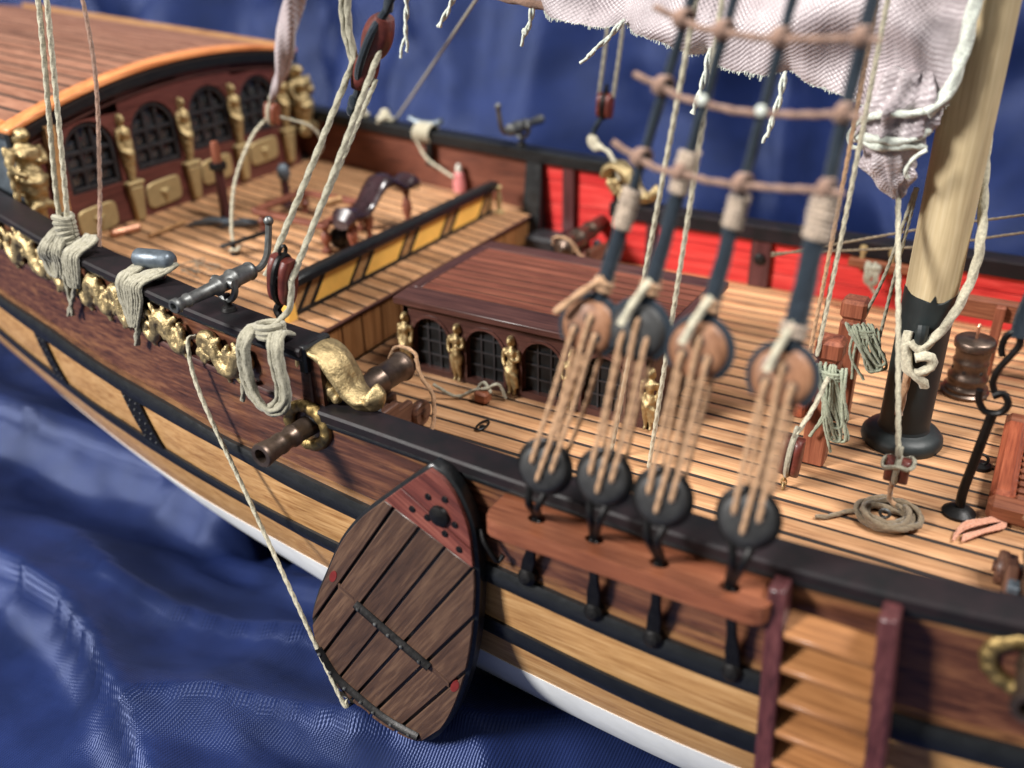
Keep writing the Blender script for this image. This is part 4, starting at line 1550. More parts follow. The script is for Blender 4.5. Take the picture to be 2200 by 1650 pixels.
# ------------------------------------------------------------------ iron stay rod with hooks
rod = thing('iron_stay', (1.0, -1.6, 0), 'bent black iron rod with hook and ring, rising from a deck plate', 'iron rod')
obj('foot_plate', G().lathe([(0, 0), (.21, 0), (.21, .04), (.15, .09), (.09, .12), (0, .12)], (1.0, -1.6, 0), n=20), 'iron', rod)
obj('rod', G().tube(smooth_path([(1.0, -1.6, .08), (.99, -1.6, .35), (1.03, -1.6, .8), (1.07, -1.6, 1.25), (1.10, -1.6, 1.55)], .05), .062, 10), 'iron', rod)
obj('fork', G().tube(smooth_path([(.90, -1.62, 1.84), (.92, -1.60, 1.68), (1.02, -1.60, 1.55), (1.18, -1.60, 1.58), (1.24, -1.60, 1.72), (1.16, -1.60, 1.84), (1.06, -1.60, 1.78)], .04), .045, 8), 'iron', rod)
obj('hook', G().tube(smooth_path([(1.08, -1.58, 1.80), (1.02, -1.58, 1.95), (1.05, -1.58, 2.15), (1.14, -1.58, 2.35), (1.20, -1.58, 2.52), (1.14, -1.58, 2.66), (1.04, -1.58, 2.58), (1.02, -1.58, 2.42), (1.05, -1.58, 2.32)], .04), .042, 8), 'iron', rod)
obj('strop', G().tube(smooth_path([(1.16, -1.58, 2.58), (1.16, -1.5, 2.80), (1.2, -1.45, 3.1)], .05), .09, 8), 'ropeb', rod)
rope([(1.2, -1.45, 3.0), (1.35, -1.3, 5.0), (1.8, -1, 12)], .05, 'ropeb', 'stay', rod)
rb = thing('ring_bolt', (1.12, -.25, 0), 'small black ring bolt on deck between the iron rod and grating', 'ring bolt')
obj('plate', G().lathe([(0, 0), (.15, 0), (.14, .05), (0, .06)], (1.12, -.25, 0), n=16), 'iron', rb)
obj('ring', G().tube([Vector((1.12+.08*math.cos(a), -.25, .13+.08*math.sin(a))) for a in [2*PI*k/16 for k in range(16)]], .022, 6, closed=True), 'iron', rb)

# ------------------------------------------------------------------ hatch grating
gr = thing('hatch_grating', (2.5, -.3, 0), 'raised red-brown hatch grating with slats on the deck beside the rod', 'hatch')
gx0, gx1, gy0, gy1 = 1.30, 3.9, -1.62, 1.10
obj('coaming', G().box(((gx0+gx1)/2, gy0+.14, .16), (gx1-gx0, .28, .32)), 'redwood', gr, bevel=.07)
obj('coaming', G().box(((gx0+gx1)/2, gy1-.14, .16), (gx1-gx0, .28, .32)), 'redwood', gr, bevel=.07)
for x in (gx0+.15, gx1-.15):
    obj('coaming', G().box((x, (gy0+gy1)/2, .165), (.30, gy1-gy0-.56, .33)), 'redwood_y', gr, bevel=.07)
obj('well', G().box(((gx0+gx1)/2, (gy0+gy1)/2, .04), (gx1-gx0-.6, gy1-gy0-.56, .06)), 'caulk', gr)
ny = 12
for k in range(ny):
    y = gy0+.28+(gy1-gy0-.56)*(k+.5)/ny
    obj('slat', G().box(((gx0+gx1)/2, y, .24), (gx1-gx0-.6, .10, .10)), 'redwood', gr, bevel=.03)

# ------------------------------------------------------------------ boarding ladder on the hull side
lad = thing('boarding_ladder', (.25, -5.7, -3.0), 'dark plum boarding ladder with pale cherry steps leaning on the hull side', 'ladder')
def lady(z, o=0):
    return -5.46+.17*(z-1.1)*1.0+o


for (xt, xb, zt2) in ((-.40, -.02, 1.10), (.66, 1.12, 1.16)):
    rows = []
    for t in frange(0, 1, 6):
        z = zt2-4.4*t
        x = xt+(xb-xt)*t
        y = lady(z)
        rows.append([Vector((x-.09, y-.16, z)), Vector((x+.09, y-.16, z)), Vector((x+.09, y+.18, z)), Vector((x-.09, y+.18, z))])
    obj('stringer', G().loft(rows, True, True), 'plum_z', lad, bevel=.02)
for k in range(10):
    z = .66-.385*k
    t = (1.1-z)/4.4
    x0, x1 = -.40+.38*t+.085, .66+.46*t-.085
    y = lady(z)
    th = .10
    rows = [[Vector((x, y-.13, z-.11)), Vector((x, y-.14, z-.04)), Vector((x, y+.17, z+.08)), Vector((x, y+.17, z+.01))] for x in (x0, x1)]
    obj('step', G().loft(rows, True, True), 'step', lad, bevel=.012)

# ------------------------------------------------------------------ guns
def cannon(name, X, yb, sgn, z, label, ropes=True, bar=3.12):
    t = thing(name, (X, yb, 0), label, 'cannon', 'bronze deck cannons on wooden carriages')
    ax = (0, sgn, .02)
    o = Vector((X, yb, z))
    prof = [(0, -.20), (.05, -.19), (.07, -.13), (.045, -.08), (.08, -.05), (.22, -.02), (.275, .0), (.285, .05), (.26, .08), (.245, .10), (.24, .55), (.265, .58), (.265, .64), (.235, .67), (.215, 1.15), (.24, 1.18), (.24, 1.23), (.21, 1.26), (.165, 2.45), (.185, 2.48), (.185, 2.54), (.16, 2.57), (.15, bar-.45), (.175, bar-.40), (.175, bar-.34), (.16, bar-.30), (.195, bar-.06), (.20, bar-.03), (.185, bar), (.115, bar), (.105, bar-.04), (.10, bar-.5), (0, bar-.5)]
    prof = [(r*.86, q) for r, q in prof]
    obj('barrel', G().lathe(prof, o, ax, 26), 'bronze', t, angle=45)
    for s in (-1, 1):
        poly = [(-.35, .10), (-.35, .34), (-.05, .34), (-.05, .48), (.30, .48), (.30, .62), (.95, .62), (1.05, .50), (1.45, .50), (1.5, .14), (1.1, .10), (1.0, .20), (.3, .20), (.2, .10)]
        pts = [Vector((X+s*.27-.06, yb+sgn*(u+.28), v)) for u, v in poly]
        obj('cheek', G().prism(pts, (.12, 0, 0)), 'carriage', t, bevel=.02)
        for u in (.10, 1.5):
            obj('truck', G().lathe([(0, -.06), (.19, -.06), (.21, -.03), (.21, .03), (.19, .06), (.07, .06), (.07, .10), (0, .10)], (X+s*.36, yb+sgn*(u-.0), .21), (s, 0, 0), 20), 'carriage', t, angle=50)
        obj('trunnion_strap', G().box((X+s*.25, yb+sgn*1.05, .66), (.13, .16, .10)), 'lead', t, bevel=.02)
    for u in (.10, 1.5):
        obj('axle', G().box((X, yb+sgn*u, .21), (.62, .12, .12)), 'carriage', t, bevel=.02)
    obj('bed', G().box((X, yb+sgn*.8, .34), (.38, .9, .10)), 'carriage', t, bevel=.02)
    if ropes:
        ring = [o+Vector((.25*math.cos(a), sgn*-.03, .25*math.sin(a))) for a in frange(-.3, PI+.3, 16)]
        rope([o+Vector((.23, -.05*sgn, .16)), o+Vector((.36, .02*sgn, -.1)), o+Vector((.62, .10*sgn, -.35)), Vector((X+.72, yb+sgn*.35, .10)), Vector((X+.70, yb+sgn*.8, .045)), Vector((X+.6, yb+sgn*1.5, .05))], .035, 'ropet', 'breeching', t)
        rope([o+Vector((-.26, .0, .05)), o+Vector((-.2, -.09*sgn, .22)), o+Vector((.0, -.10*sgn, .27)), o+Vector((.2, -.09*sgn, .2)), o+Vector((.25, -.04*sgn, .0))], .03, 'ropet', 'breech_ring', t)
    return t


def wreath(name, c, label, par=None):
    g = G()
    for k in range(26):
        a = 2*PI*k/26
        r0 = .33
        g.ball((c[0]+r0*math.cos(a)*1.0, c[1]-.02-.02*(k % 2), c[2]+r0*.9*math.sin(a)), (.10, .07, .10), 8)
    g.tube([Vector((c[0]+.33*math.cos(a), c[1], c[2]+.30*math.sin(a))) for a in [2*PI*k/24 for k in range(24)]], .085, 8, closed=True)
    return obj('gun_port_wreath', carve_noise(g, .012, 9), 'golddark', ship, remesh=.028)


cannon('deck_cannon', -7.0, -2.93, -1, .90, 'bronze deck cannon run out past the gold scroll at the rail step')
cannon('deck_cannon', 1.95, -2.75, -1, .82, 'bronze deck cannon run out beyond the boarding ladder')
cannon('deck_cannon', -7.35, 3.25, 1, .82, 'bronze deck cannon aimed through the red bulwark')
wreath('w', (-7.02, hy(-7.0, .95)-.02, .94), '')
wreath('w', (1.90, hy(1.9, .8)-.02, .76), '')
tk = thing('gun_tackle', (-6.0, -2.4, 0), 'small orange tackle block with pale rope on deck by the cannon wheel', 'tackle')
obj('block', G().box((-6.15, -1.98, .12), (.26, .2, .2)), 'redwood', tk, bevel=.04)
rope([(-6.9, -2.3, .3), (-6.6, -2.1, .06), (-6.3, -2.0, .2), (-6.1, -1.95, .26), (-5.95, -1.8, .3), (-5.85, -1.75, .05)], .03, 'rope', 'line', tk)
rope([(-6.0, -1.95, .2), (-6.2, -1.85, .3), (-6.35, -1.9, .12)], .03, 'rope', 'line', tk)


def swivel(X, Yp, zr, sgn, label, mat='pewter'):
    t = thing('swivel_gun', (X, Yp, zr), label, 'swivel gun', 'pewter swivel guns on the quarterdeck rails')
    z = zr+.42
    o = Vector((X, Yp-sgn*.52, z))
    prof = [(0, -.02), (.06, -.02), (.13, .0), (.14, .04), (.12, .07), (.13, .12), (.135, .32), (.15, .35), (.15, .40), (.12, .43), (.115, .62), (.135, .65), (.135, .69), (.10, .73), (.085, 1.15), (.10, 1.18), (.10, 1.22), (.08, 1.25), (.078, 1.34), (.105, 1.37), (.105, 1.43), (.09, 1.45), (.055, 1.45), (.045, 1.42), (.045, 1.2), (0, 1.2)]
    obj('barrel', G().lathe(prof, o, (0, sgn, -.02), 20), mat, t, angle=45)
    obj('tiller', G().tube(smooth_path([o+Vector((0, .02*sgn, 0)), o+Vector((0, -.18*sgn, -.02)), o+Vector((0, -.34*sgn, .10)), o+Vector((0, -.42*sgn, .32)), o+Vector((0, -.48*sgn, .58))], .05), .05, 8), mat, t)
    obj('tiller_knob', G().ball(o+Vector((0, -.48*sgn, .60)), .075, 10), mat, t)
    p = Vector((X, Yp, z))
    obj('trunnion', G().lathe([(0, -.20), (.075, -.20), (.075, .20), (0, .20)], p, (1, 0, 0), 14), mat, t)
    obj('yoke', G().tube(smooth_path([p+Vector((-.17, 0, .06)), p+Vector((-.18, 0, -.1)), p+Vector((-.08, 0, -.24)), p+Vector((.08, 0, -.24)), p+Vector((.18, 0, -.1)), p+Vector((.17, 0, .06))], .04), .05, 8), mat, t)
    obj('pin', G().lathe([(0, 0), (.12, 0), (.10, .05), (.05, .08), (.05, .24), (0, .24)], (X, Yp, zr), n=14), 'iron', t)
    return t


swivel(-8.62, -4.72, itp(ZQ, -8.62)+.02, -1, 'pewter swivel gun with bent tiller on the dark rail beside the red block')
swivel(-9.4, 5.12, itp(ZQ, -9.4)+.14, 1, 'small pewter swivel gun on the black rail above the black knee by the red panels')
# ------------------------------------------------------------------ sail, half lowered beside the mast
SB = [(-10, 6.45), (-8.3, 6.25), (-6.47, 6.0), (-4.94, 5.73), (-3.95, 5.58), (-3.2, 5.30), (-2.47, 5.18), (-1.7, 5.02), (-1.35, 4.92), (-.95, 4.78), (-.5, 4.76), (-.18, 5.0)]
sail = thing('sail', (-3, -.4, 3.9), 'loosely brailed silk sail in pale mauve with frayed edge, beside the mast', 'sail')
REEF = [-8.14, -7.27, -5.94, -4.51, -3.26, -2.21]
rows, uvs = [], []
nu, nv = 230, 60
for i in range(nu+1):
    X = -10+9.82*i/nu
    zb = itp(SB, X)+.025*noise.noise(Vector((X*9, 0, 0)))
    pin = sum(math.exp(-((X-q)/.16)**2) for q in REEF)
    row = []
    for j in range(nv+1):
        v = j/nv
        d = 4.2*v**1.35
        ph = 1.5*math.sin(X*1.1)+.9*math.sin(X*2.3+1)
        y = -.42
        y -= .26*math.sin(d*3.4+ph)*(.45+.55*math.exp(-d*.35))
        y -= .05*math.sin(d*7.5-X*1.6+2*math.sin(X*.9))
        y -= .03*math.sin(X*3.2+d*2.2)
        y += .10*noise.noise(Vector((X*1.2, d*1.5, 3)))
        y += .16*pin*math.exp(-(d/.35)**2)
        curl = .20*math.exp(-(d/.22)**2)*(.6+.4*math.sin(X*3.1))
        row.append(Vector((X, y-curl, zb+d*(1-.08*math.sin(X*.8))+.10*pin*math.exp(-(d/.3)**2)-.05*math.sin(d*4.6+ph)*.5)))
        uvs.append((X*S, d*1.05*S))
    rows.append(row)
obj('canvas', G().loft(rows), 'sail', sail, uv=uvs, angle=180)
# frayed threads along the lower edge
g = G()
for r_ in rows[60:]:
    for k in range(4):
        p = r_[0]+Vector((random.uniform(-.02, .02), 0, .01))
        g.tube([p, p+Vector((random.uniform(-.015, .015), random.uniform(-.02, .01), -random.uniform(.005, .06)*(.3+abs(noise.noise(p*2.5))*1.6)))], .005, 4)
fr = obj('frayed_hem', g, 'cordw', sail)
fr['kind'] = 'stuff'
# gathered tack
rows, uvs = [], []
axis_pts = [(-.62, -.50, 5.35), (-.72, -.52, 4.95), (-.78, -.55, 4.62), (-.80, -.55, 4.40), (-.74, -.55, 4.12), (-.66, -.55, 3.92), (-.58, -.56, 3.80)]
rad = [.30, .44, .40, .30, .29, .17, .05]
for i, t in enumerate(frange(0, 6, 36)):
    k = min(5, int(t))
    f = t-k
    p = Vector(axis_pts[k]).lerp(Vector(axis_pts[k+1]), f)
    r = rad[k]+(rad[k+1]-rad[k])*f
    row = []
    for j in range(48):
        a = 2*PI*j/48
        q = r*(1+.16*math.sin(7*a+t*.8)+.10*math.sin(12*a-t*1.7)+.12*math.sin(t*5+2*a))
        row.append(p+Vector((q*math.cos(a), q*math.sin(a)*.75, .04*math.sin(5*a+t))))
        uvs.append((a*.3*S, t*.3*S))
    rows.append(row)
obj('tack_bundle', G().loft(rows, True, True), 'sail', sail, uv=uvs, angle=180)


def wrap(name, c, rx, ry, z, r, mat, par, tilt=0, seed=0):
    pts = []
    for q in range(25):
        a = 2*PI*q/24
        pts.append(Vector((c[0]+rx*math.cos(a), c[1]+ry*math.sin(a), z+tilt*math.cos(a)+.03*math.sin(3*a+seed))))
    return rope(pts, r, mat, name, par, n=10)


wrap('lacing', (-.74, -.52), .46, .36, 4.88, .05, 'cordw', sail, .12, 1)
wrap('lacing', (-.78, -.54), .42, .34, 4.58, .06, 'cordw', sail, .06, 2)
wrap('lacing', (-.78, -.54), .40, .33, 4.50, .05, 'cordw', sail, -.03, 4)
rope([(-.30, -.86, 4.50), (-.42, -.90, 4.40), (-.5, -.86, 4.22), (-.46, -.80, 4.12)], .028, 'cordw', 'lacing_end', sail)
rope([(-1.16, -.80, 4.75), (-1.24, -.82, 4.60), (-1.20, -.82, 4.45), (-1.06, -.84, 4.44)], .03, 'cordw', 'lacing_end', sail)
rope([(-.10, -.55, 7.5), (-.12, -.56, 6.2), (-.14, -.60, 5.6), (-.22, -.66, 5.15), (-.40, -.78, 4.92)], .085, 'cordw', 'bolt_rope', sail, n=12)
rope([(-10, -.60, 6.46), (-8.3, -.62, 6.28), (-6.5, -.64, 6.05), (-5.2, -.62, 5.86)], .07, 'ropebr', 'foot_rope', sail, n=10)
# reef cords hanging from the canvas
for k, (X0, z0, X1, z1, sp) in enumerate(((-8.14, 6.2, -8.25, 5.13, .10), (-7.2, 6.15, -7.55, 5.58, .0), (-5.90, 6.02, -6.08, 5.43, .03), (-4.48, 5.80, -5.07, 5.24, .10), (-3.22, 5.50, -3.39, 4.63, .0), (-2.19, 5.26, -2.35, 4.38, .04))):
    rc = obj('x', G(), 'cordw') if False else thing('reef_cord', (X1, -.62, z1), ['long white reef cord with a split end, hanging clear of the frayed hem',
        'short white reef cord slanting away from its long neighbour', 'white knotted reef cord hanging between the slanting and the forked cord', 'forked white reef cord under the crumpled sail edge',
        'twisted white reef cord hanging between the two shrouds beside the leeboard', 'twisted white reef cord hanging near the sail tack'][k], 'reef cord', 'white reef cords along the sail')
    a, b = Vector((X0, -.62, z0)), Vector((X1, -.66, z1))
    m1 = a.lerp(b, .5)+Vector((.03, 0, 0))
    for s in (-1, 1):
        pts = []
        path = smooth_path([a, m1, b+Vector((s*sp*.6, 0, .05*s if sp else 0))], .03)
        for q, p in enumerate(path):
            t = q/(len(path)-1)
            an = t*12*(a-b).length+s*PI/2
            w_ = .026 if t < .7 or not sp else .026*(1-t)/.3+.004
            pts.append(p+Vector((w_*math.cos(an), w_*math.sin(an), 0)))
        rope(pts, .026, 'cordw', 'strand', rc, n=7, smooth_it=False)
    if k == 2:
        obj('knot', G().ball(a.lerp(b, .75), (.06, .05, .06), 8), 'cordw', rc)

# ------------------------------------------------------------------ blocks
def block(name, c, upv, h, w_, t_, mat, label, strop='iron', group='wooden tackle blocks', slot=True, neck=True, face=(0, -1, 0)):
    c = Vector(c)
    U = Vector(upv).normalized()
    F = Vector(face)
    F = (F-U*F.dot(U)).normalized()
    Rr = U.cross(F).normalized()
    t = thing(name, c-U*h/2, label, 'block', group)
    for s in (-1, 1):
        g = G()
        rows = []
        for q in frange(-1, 1, 10):
            ww = w_*.5*(1-.42*abs(q)**3.2)
            row = []
            for a in [2*PI*k/14 for k in range(14)]:
                ca, sa = math.cos(a), math.sin(a)
                x = math.copysign(abs(ca)**.7, ca)*t_*.22
                y = math.copysign(abs(sa)**.7, sa)*ww
                row.append(c+U*(q*h*.5*(1-.06*(abs(sa)))) + Rr*(s*t_*.28+x) + F*y)
            rows.append(row)
        g.loft(rows, True, True)
        obj('cheek', g, mat, t, angle=60)
    g = G()
    obj('sheave', G().lathe([(0, -t_*.1), (w_*.36, -t_*.1), (w_*.36, t_*.1), (0, t_*.1)], c, Rr, 16), 'caulk', t)
    ring = [c+U*(h*.53*math.sin(a))+F*(w_*.53*math.cos(a)) for a in [2*PI*k/30 for k in range(30)]]
    obj('strop', G().tube(ring, t_*.13, 7, closed=True), strop, t)
    if neck:
        obj('eye', G().tube([c+U*(h*.53+.07)+U*(.07*math.sin(a))+F*(.06*math.cos(a)) for a in [2*PI*k/14 for k in range(14)]], .026, 6, closed=True), strop, t)
    return t


block('tackle_block', (-7.50, -4.72, 2.86), (.18, 0, 1), .66, .34, .34, 'blockred', 'red block with black iron strop standing on the dark rail by the swivel gun')
b_ = thing('block_hook', (-7.64, -4.76, 2.18), 'twisted black iron hook holding the red block to the rail', 'hook')
obj('shank', G().tube(smooth_path([(-7.58, -4.72, 2.52), (-7.66, -4.74, 2.40), (-7.60, -4.76, 2.30), (-7.66, -4.78, 2.20), (-7.64, -4.80, 2.10)], .03), .055, 8), 'iron', b_)
# long double block aloft, with its tackle to the rail
ub = Vector((-.16, .05, 1)).normalized()
ub = (Vector((-6.79, -3, 5.97))-Vector((-7.27, -3, 5.13))).normalized()
dbc = Vector((-7.03, -3.0, 5.55))
db = thing('fiddle_block', dbc-ub*.5, 'long red-brown fiddle block with a black strap, hung above the quarterdeck rail', 'block')
for q, w_, h_ in ((.22, .44, .58), (-.28, .36, .50)):
    g = G()
    rows = []
    Rr = ub.cross(Vector((0, -1, 0))).normalized()
    for s in frange(-1, 1, 9):
        ww = w_*.5*math.sqrt(max(.12, 1-.75*s*s))
        rows.append([dbc+ub*(q+s*h_*.5)+Rr*(ww*math.cos(a))+Vector((0, -.16*math.sin(a), 0)) for a in [2*PI*k/16 for k in range(16)]])
    obj('shell', g.loft(rows, True, True), 'blockred', db)
obj('strap', G().tube(smooth_path([dbc+ub*.62, dbc+ub*.3+Vector((0, -.17, 0)), dbc-ub*.2+Vector((0, -.17, 0)), dbc-ub*.62, dbc-ub*.85-Rr*.03], .05), .055, 8), 'ropeb', db)
rope([dbc+ub*.6, dbc+ub*1.2, dbc+ub*4+Vector((.4, .6, 1))], .07, 'ropeb', 'pendant', db)
knot = G().ball(dbc-ub*.78, (.09, .08, .12), 8).ball(dbc-ub*.92, (.07, .07, .09), 8)
obj('seizing', knot, 'ropeb', db, remesh=.02)
for k, (a, b, rr_, lab) in enumerate((((-7.30, -3.05, 5.45), (-7.82, -4.70, 2.84), .048, 'grey tackle fall on the swivel gun side of the red rail block'),
                                     ((-6.84, -3.05, 5.62), (-7.28, -4.78, 2.90), .045, 'grey tackle fall passing in front of the yellow rail end'),
                                     ((-7.0, -3.0, 5.2), (-7.33, -4.66, 3.0), .034, 'thin grey tackle fall running to the top of the red rail block'))):
    t = thing('tackle_fall', b, lab, 'rope', 'tackle falls from the fiddle block')
    rope([a, Vector(a).lerp(Vector(b), .5)+Vector((0, 0, -.02)), b], rr_, 'rope', 'fall', t)
t = thing('tackle_lead', (-7.38, -3, 5.4), 'pale grey doubled line going up from the fiddle block side', 'rope')
rope([(-7.34, -3.03, 5.36), (-7.46, -3.0, 6.2), (-7.2, -2.9, 9)], .05, 'rope', 'line', t)
rope([(-7.30, -3.02, 5.40), (-7.36, -3.0, 6.2), (-7.0, -2.9, 9)], .05, 'rope', 'line', t)
t = thing('rail_lashing', (-7.3, -4.9, 2.2), 'grey line running from the red block down to the hank at the rail end', 'rope')
rope([(-7.28, -4.78, 2.90), (-7.30, -4.86, 2.55), (-7.42, -4.98, 2.36), (-7.5, -5.05, 2.28)], .045, 'rope', 'line', t)
# orange block over the quarterdeck with a twist of sail cloth
block('tackle_block', (-12.87, 1.0, 3.52), (.1, 0, 1), .42, .26, .30, 'redwood_z', 'small orange wooden block hung below a twist of white sail cloth', strop='ropew')
tw = thing('cloth_twist', (-12.7, 1, 3.7), 'tapering twist of white sail cloth above the orange block', 'sail cloth')
rows, uvs = [], []
for i, t in enumerate(frange(0, 1, 40)):
    p = Vector((-12.84, 1, 3.76)).lerp(Vector((-12.5, 1, 4.3)), min(1, t*3)) if t < .33 else Vector((-12.5, 1, 4.3)).lerp(Vector((-11.5, .9, 6.6)), (t-.33)/.67)
    r = .05+.10*min(1, t*2.2)+.12*max(0, t-.3)
    rows.append([p+Vector((r*(1+.25*math.sin(3*a+t*16))*math.cos(a), r*(1+.25*math.sin(3*a+t*16))*math.sin(a), 0)) for a in [2*PI*k/20 for k in range(20)]])
    uvs += [(k*.03*S, t*2*S) for k in range(20)]
obj('twist', G().loft(rows, True, True), 'sail', tw, uv=uvs, angle=120)
t = thing('sheet_line', (-12.3, -1, 1.25), 'white line curving from the orange block to a black deck cleat', 'rope')
rope([(-12.95, .95, 3.45), (-13.05, .5, 3.1), (-12.95, -.2, 2.4), (-12.55, -.85, 1.7), (-12.36, -1.02, 1.32)], .034, 'ropew', 'line', t)
t = thing('sheet_line', (-12.6, 1.6, 2.2), 'slack white loop hanging from the orange block, not reaching the deck', 'rope')
rope([(-12.78, 1.05, 3.45), (-12.35, 1.5, 3.2), (-12.3, 1.75, 2.8), (-12.6, 1.75, 2.35)], .034, 'ropew', 'line', t)
dc = thing('deck_cleat', (-12.4, -1.0, 1.2), 'black iron cleat with white rope turns on the quarterdeck planks', 'cleat')
obj('stem', G().lathe([(0, 0), (.11, 0), (.06, .05), (.05, .25), (0, .25)], (-12.40, -1.02, 1.2), n=10), 'iron', dc)
obj('bar', G().tube([Vector((-12.62, -1.12, 1.38)), Vector((-12.40, -1.02, 1.45)), Vector((-12.1, -.7, 1.55)), Vector((-11.95, -.5, 1.6))], .045, 8), 'iron', dc)
wrap('rope_turn', (-12.38, -1.0), .09, .09, 1.32, .035, 'ropew', dc, .03)
# blocks on the main deck
block('tackle_block', (.20, -2.12, .74), (0, 0, 1), .34, .24, .30, 'blockred', 'dark red block hung above the rope coil in front of the mast', strop='rope')
wrap('rope_turn', (.20, -2.12), .18, .17, .84, .032, 'rope', bpy.data.objects['tackle_block.002'], .03)
t = thing('tack_line', (.1, -2.0, .9), 'long pale twine from the sail tack down to the block over the coil', 'rope')
rope([(.18, -2.10, .92), (-.02, -1.7, 1.7), (-.35, -1.0, 2.95), (-.58, -.56, 3.86)], .036, 'ropew', 'line', t)
block('tackle_block', (-1.14, -2.12, .55), (.05, 0, 1), .58, .30, .30, 'blockred', 'crimson block in grey rope strop beside the bitts', strop='rope')
t = thing('gold_chain', (-1.22, -2.2, 0), 'short gold chain linking the crimson block to the deck', 'chain')
for k in range(4):
    c0 = Vector((-1.18, -2.14, .05+.075*k))
    obj('link', G().tube([c0+Vector(((.035*math.cos(a)) if k % 2 else 0, 0 if k % 2 else .035*math.cos(a), .055*math.sin(a))) for a in [2*PI*q/12 for q in range(12)]], .014, 6, closed=True), 'gold', t)
t = thing('block_line', (-1.1, -2.0, .9), 'pale line from the crimson block up to the rope hank on the bitt post', 'rope')
rope([(-1.12, -2.08, .86), (-.99, -1.85, 1.2), (-.90, -1.62, 1.58)], .034, 'ropew', 'line', t)
coil = thing('rope_coil', (.2, -2.2, 0), 'round coil of grey-brown rope lying on the deck with a loose end', 'rope coil')
pts = []
for q in range(150):
    a = 2*PI*q/24
    rr_ = .25+.05*math.sin(q*.37)+.035*math.sin(q*.11+1)+(.06 if q > 70 else 0)
    pts.append(Vector((.20+rr_*1.08*math.cos(a), -2.20+rr_*1.05*math.sin(a), .05+.05*(q/50 % 2)+.02*math.sin(q*.6))))
rope(pts, .042, 'roped', 'turns', coil, n=9)
rope([(.17, -2.1, .6), (.16, -2.0, .35), (.18, -1.95, .15), (.3, -1.98, .1)], .036, 'ropet', 'lead', coil)
rope([(-.05, -2.25, .08), (-.25, -2.3, .05), (-.48, -2.55, .04), (-.62, -2.62, .035)], .034, 'roped', 'loose_end', coil)
eb = thing('eye_bolt', (.17, -2.22, 0), 'small steel eye bolt inside the rope coil', 'eye bolt')
obj('eye', G().tube([Vector((.17+.06*math.cos(a), -2.24, .12+.06*math.sin(a))) for a in [2*PI*q/14 for q in range(14)]], .022, 6, closed=True), 'pewter', eb)
obj('shank', G().lathe([(0, 0), (.03, 0), (.03, .07), (0, .07)], (.17, -2.24, 0), n=8), 'pewter', eb)
fl = thing('floss_bundle', (1.26, -1.88, 0), 'small bundle of pinkish copper floss lying on the deck', 'rope bundle')
for k in range(13):
    o_ = random.uniform(-.08, .08)
    rope([(1.02, -2.24+o_, .04), (1.10, -2.02+o_, .08+.02*k/7), (1.30, -1.80+o_*.8, .10), (1.50, -1.56+o_, .06), (1.55, -1.66+o_, .05), (1.34, -1.96+o_*.5, .07), (1.12, -2.22+o_, .05)], .017, 'ropec', 'strand', fl, n=7)
# falls that cross in front of the deckhouse
for k, (a, b, m_, lab) in enumerate((((-3.02, -2.5, 0.0), (-2.40, -2.8, 6.2), 'ropew', 'thin pale line rising from the deck in front of the deckhouse end'),
                                    ((-3.45, -2.6, 1.6), (-2.66, -2.9, 6.2), 'ropew', 'thin pale line rising between the deckhouse and the shroud with the bright brown deadeye'))):
    t = thing('thin_line', a, lab, 'rope')
    a, b = Vector(a), Vector(b)
    if k == 1:
        a = Vector((-3.62, -2.52, .0))
        t.location = a*S
        W[t.name] = a
    rope([a, a.lerp(b, .5), b, b+(b-a)*.8], .033, m_, 'line', t)
# stray lines on the far side
t = thing('rail_line', (-13.0, 5.1, 2.4), 'grey line slanting up from a white knot on the rail opposite the gold scrolls', 'rope')
rope([(-13.0, 5.15, 2.5), (-10.74, 3.7, 4.2), (-8.6, 2.3, 5.8)], .03, 'rope', 'line', t)
for k, (x, lab) in enumerate(((-13.05, 'white rope knot on the plain black rail where a slanting line ends'), (-13.75, 'white rope knot on the plain black rail next to the stern cabin'))):
    t = thing('rail_knot', (x, 5.1, 2.5), lab, 'knot', 'white knots along the plain black rail')
    y = itp(YF, x)-.12
    z = itp(ZQ, x)+.12
    g = G()
    g.ball((x, y, z+.14), (.14, .12, .16), 10).ball((x+.14, y-.02, z+.06), (.16, .12, .09), 10).ball((x-.12, y, z+.05), (.12, .12, .09), 10)
    obj('lump', carve_noise(g, .03, 6), 'ropew', t, remesh=.03)
    rope([(x-.1, y-.2, z-.1), (x+.05, y-.24, z+.08), (x+.2, y-.05, z+.14)], .04, 'ropew', 'turn', t)
fc = thing('rail_cleat', (-11.9, 5.0, 2.4), 'grey cleat on the plain black rail wrapped in white rope, black bracket below', 'cleat')
y = itp(YF, -11.9)-.14
z = itp(ZQ, -11.9)+.13
obj('horn', G().tube(smooth_path([(-12.35, y, z+.20), (-12.1, y, z+.12), (-11.7, y, z+.12), (-11.45, y, z+.20)], .05), .075, 8), 'lead', fc)
for k in range(5):
    ring = [Vector((-12.05+.09*k+.02*math.sin(a), y+.24*math.cos(a)-.08, z-.08+.20*math.sin(a))) for a in [2*PI*q/16 for q in range(16)]]
    obj('turn', G().tube(ring, .045, 6, closed=True), 'ropew', fc)
obj('bracket', G().box((-11.75, y-.14, z-.55), (.18, .12, .6)), 'black', fc, bevel=.03)
rope([(-12.0, y-.3, z-.2), (-11.7, y-.35, z-.6), (-11.3, y-.3, z-.85), (-11.0, y-.28, z-1.0)], .035, 'ropew', 'tail', fc)
bt = thing('pink_pin', (-10.95, 4.95, 1.1), 'short pink belaying pin with grey head against the brown inner bulwark', 'belaying pin')
y = itp(YF, -10.95)-.32
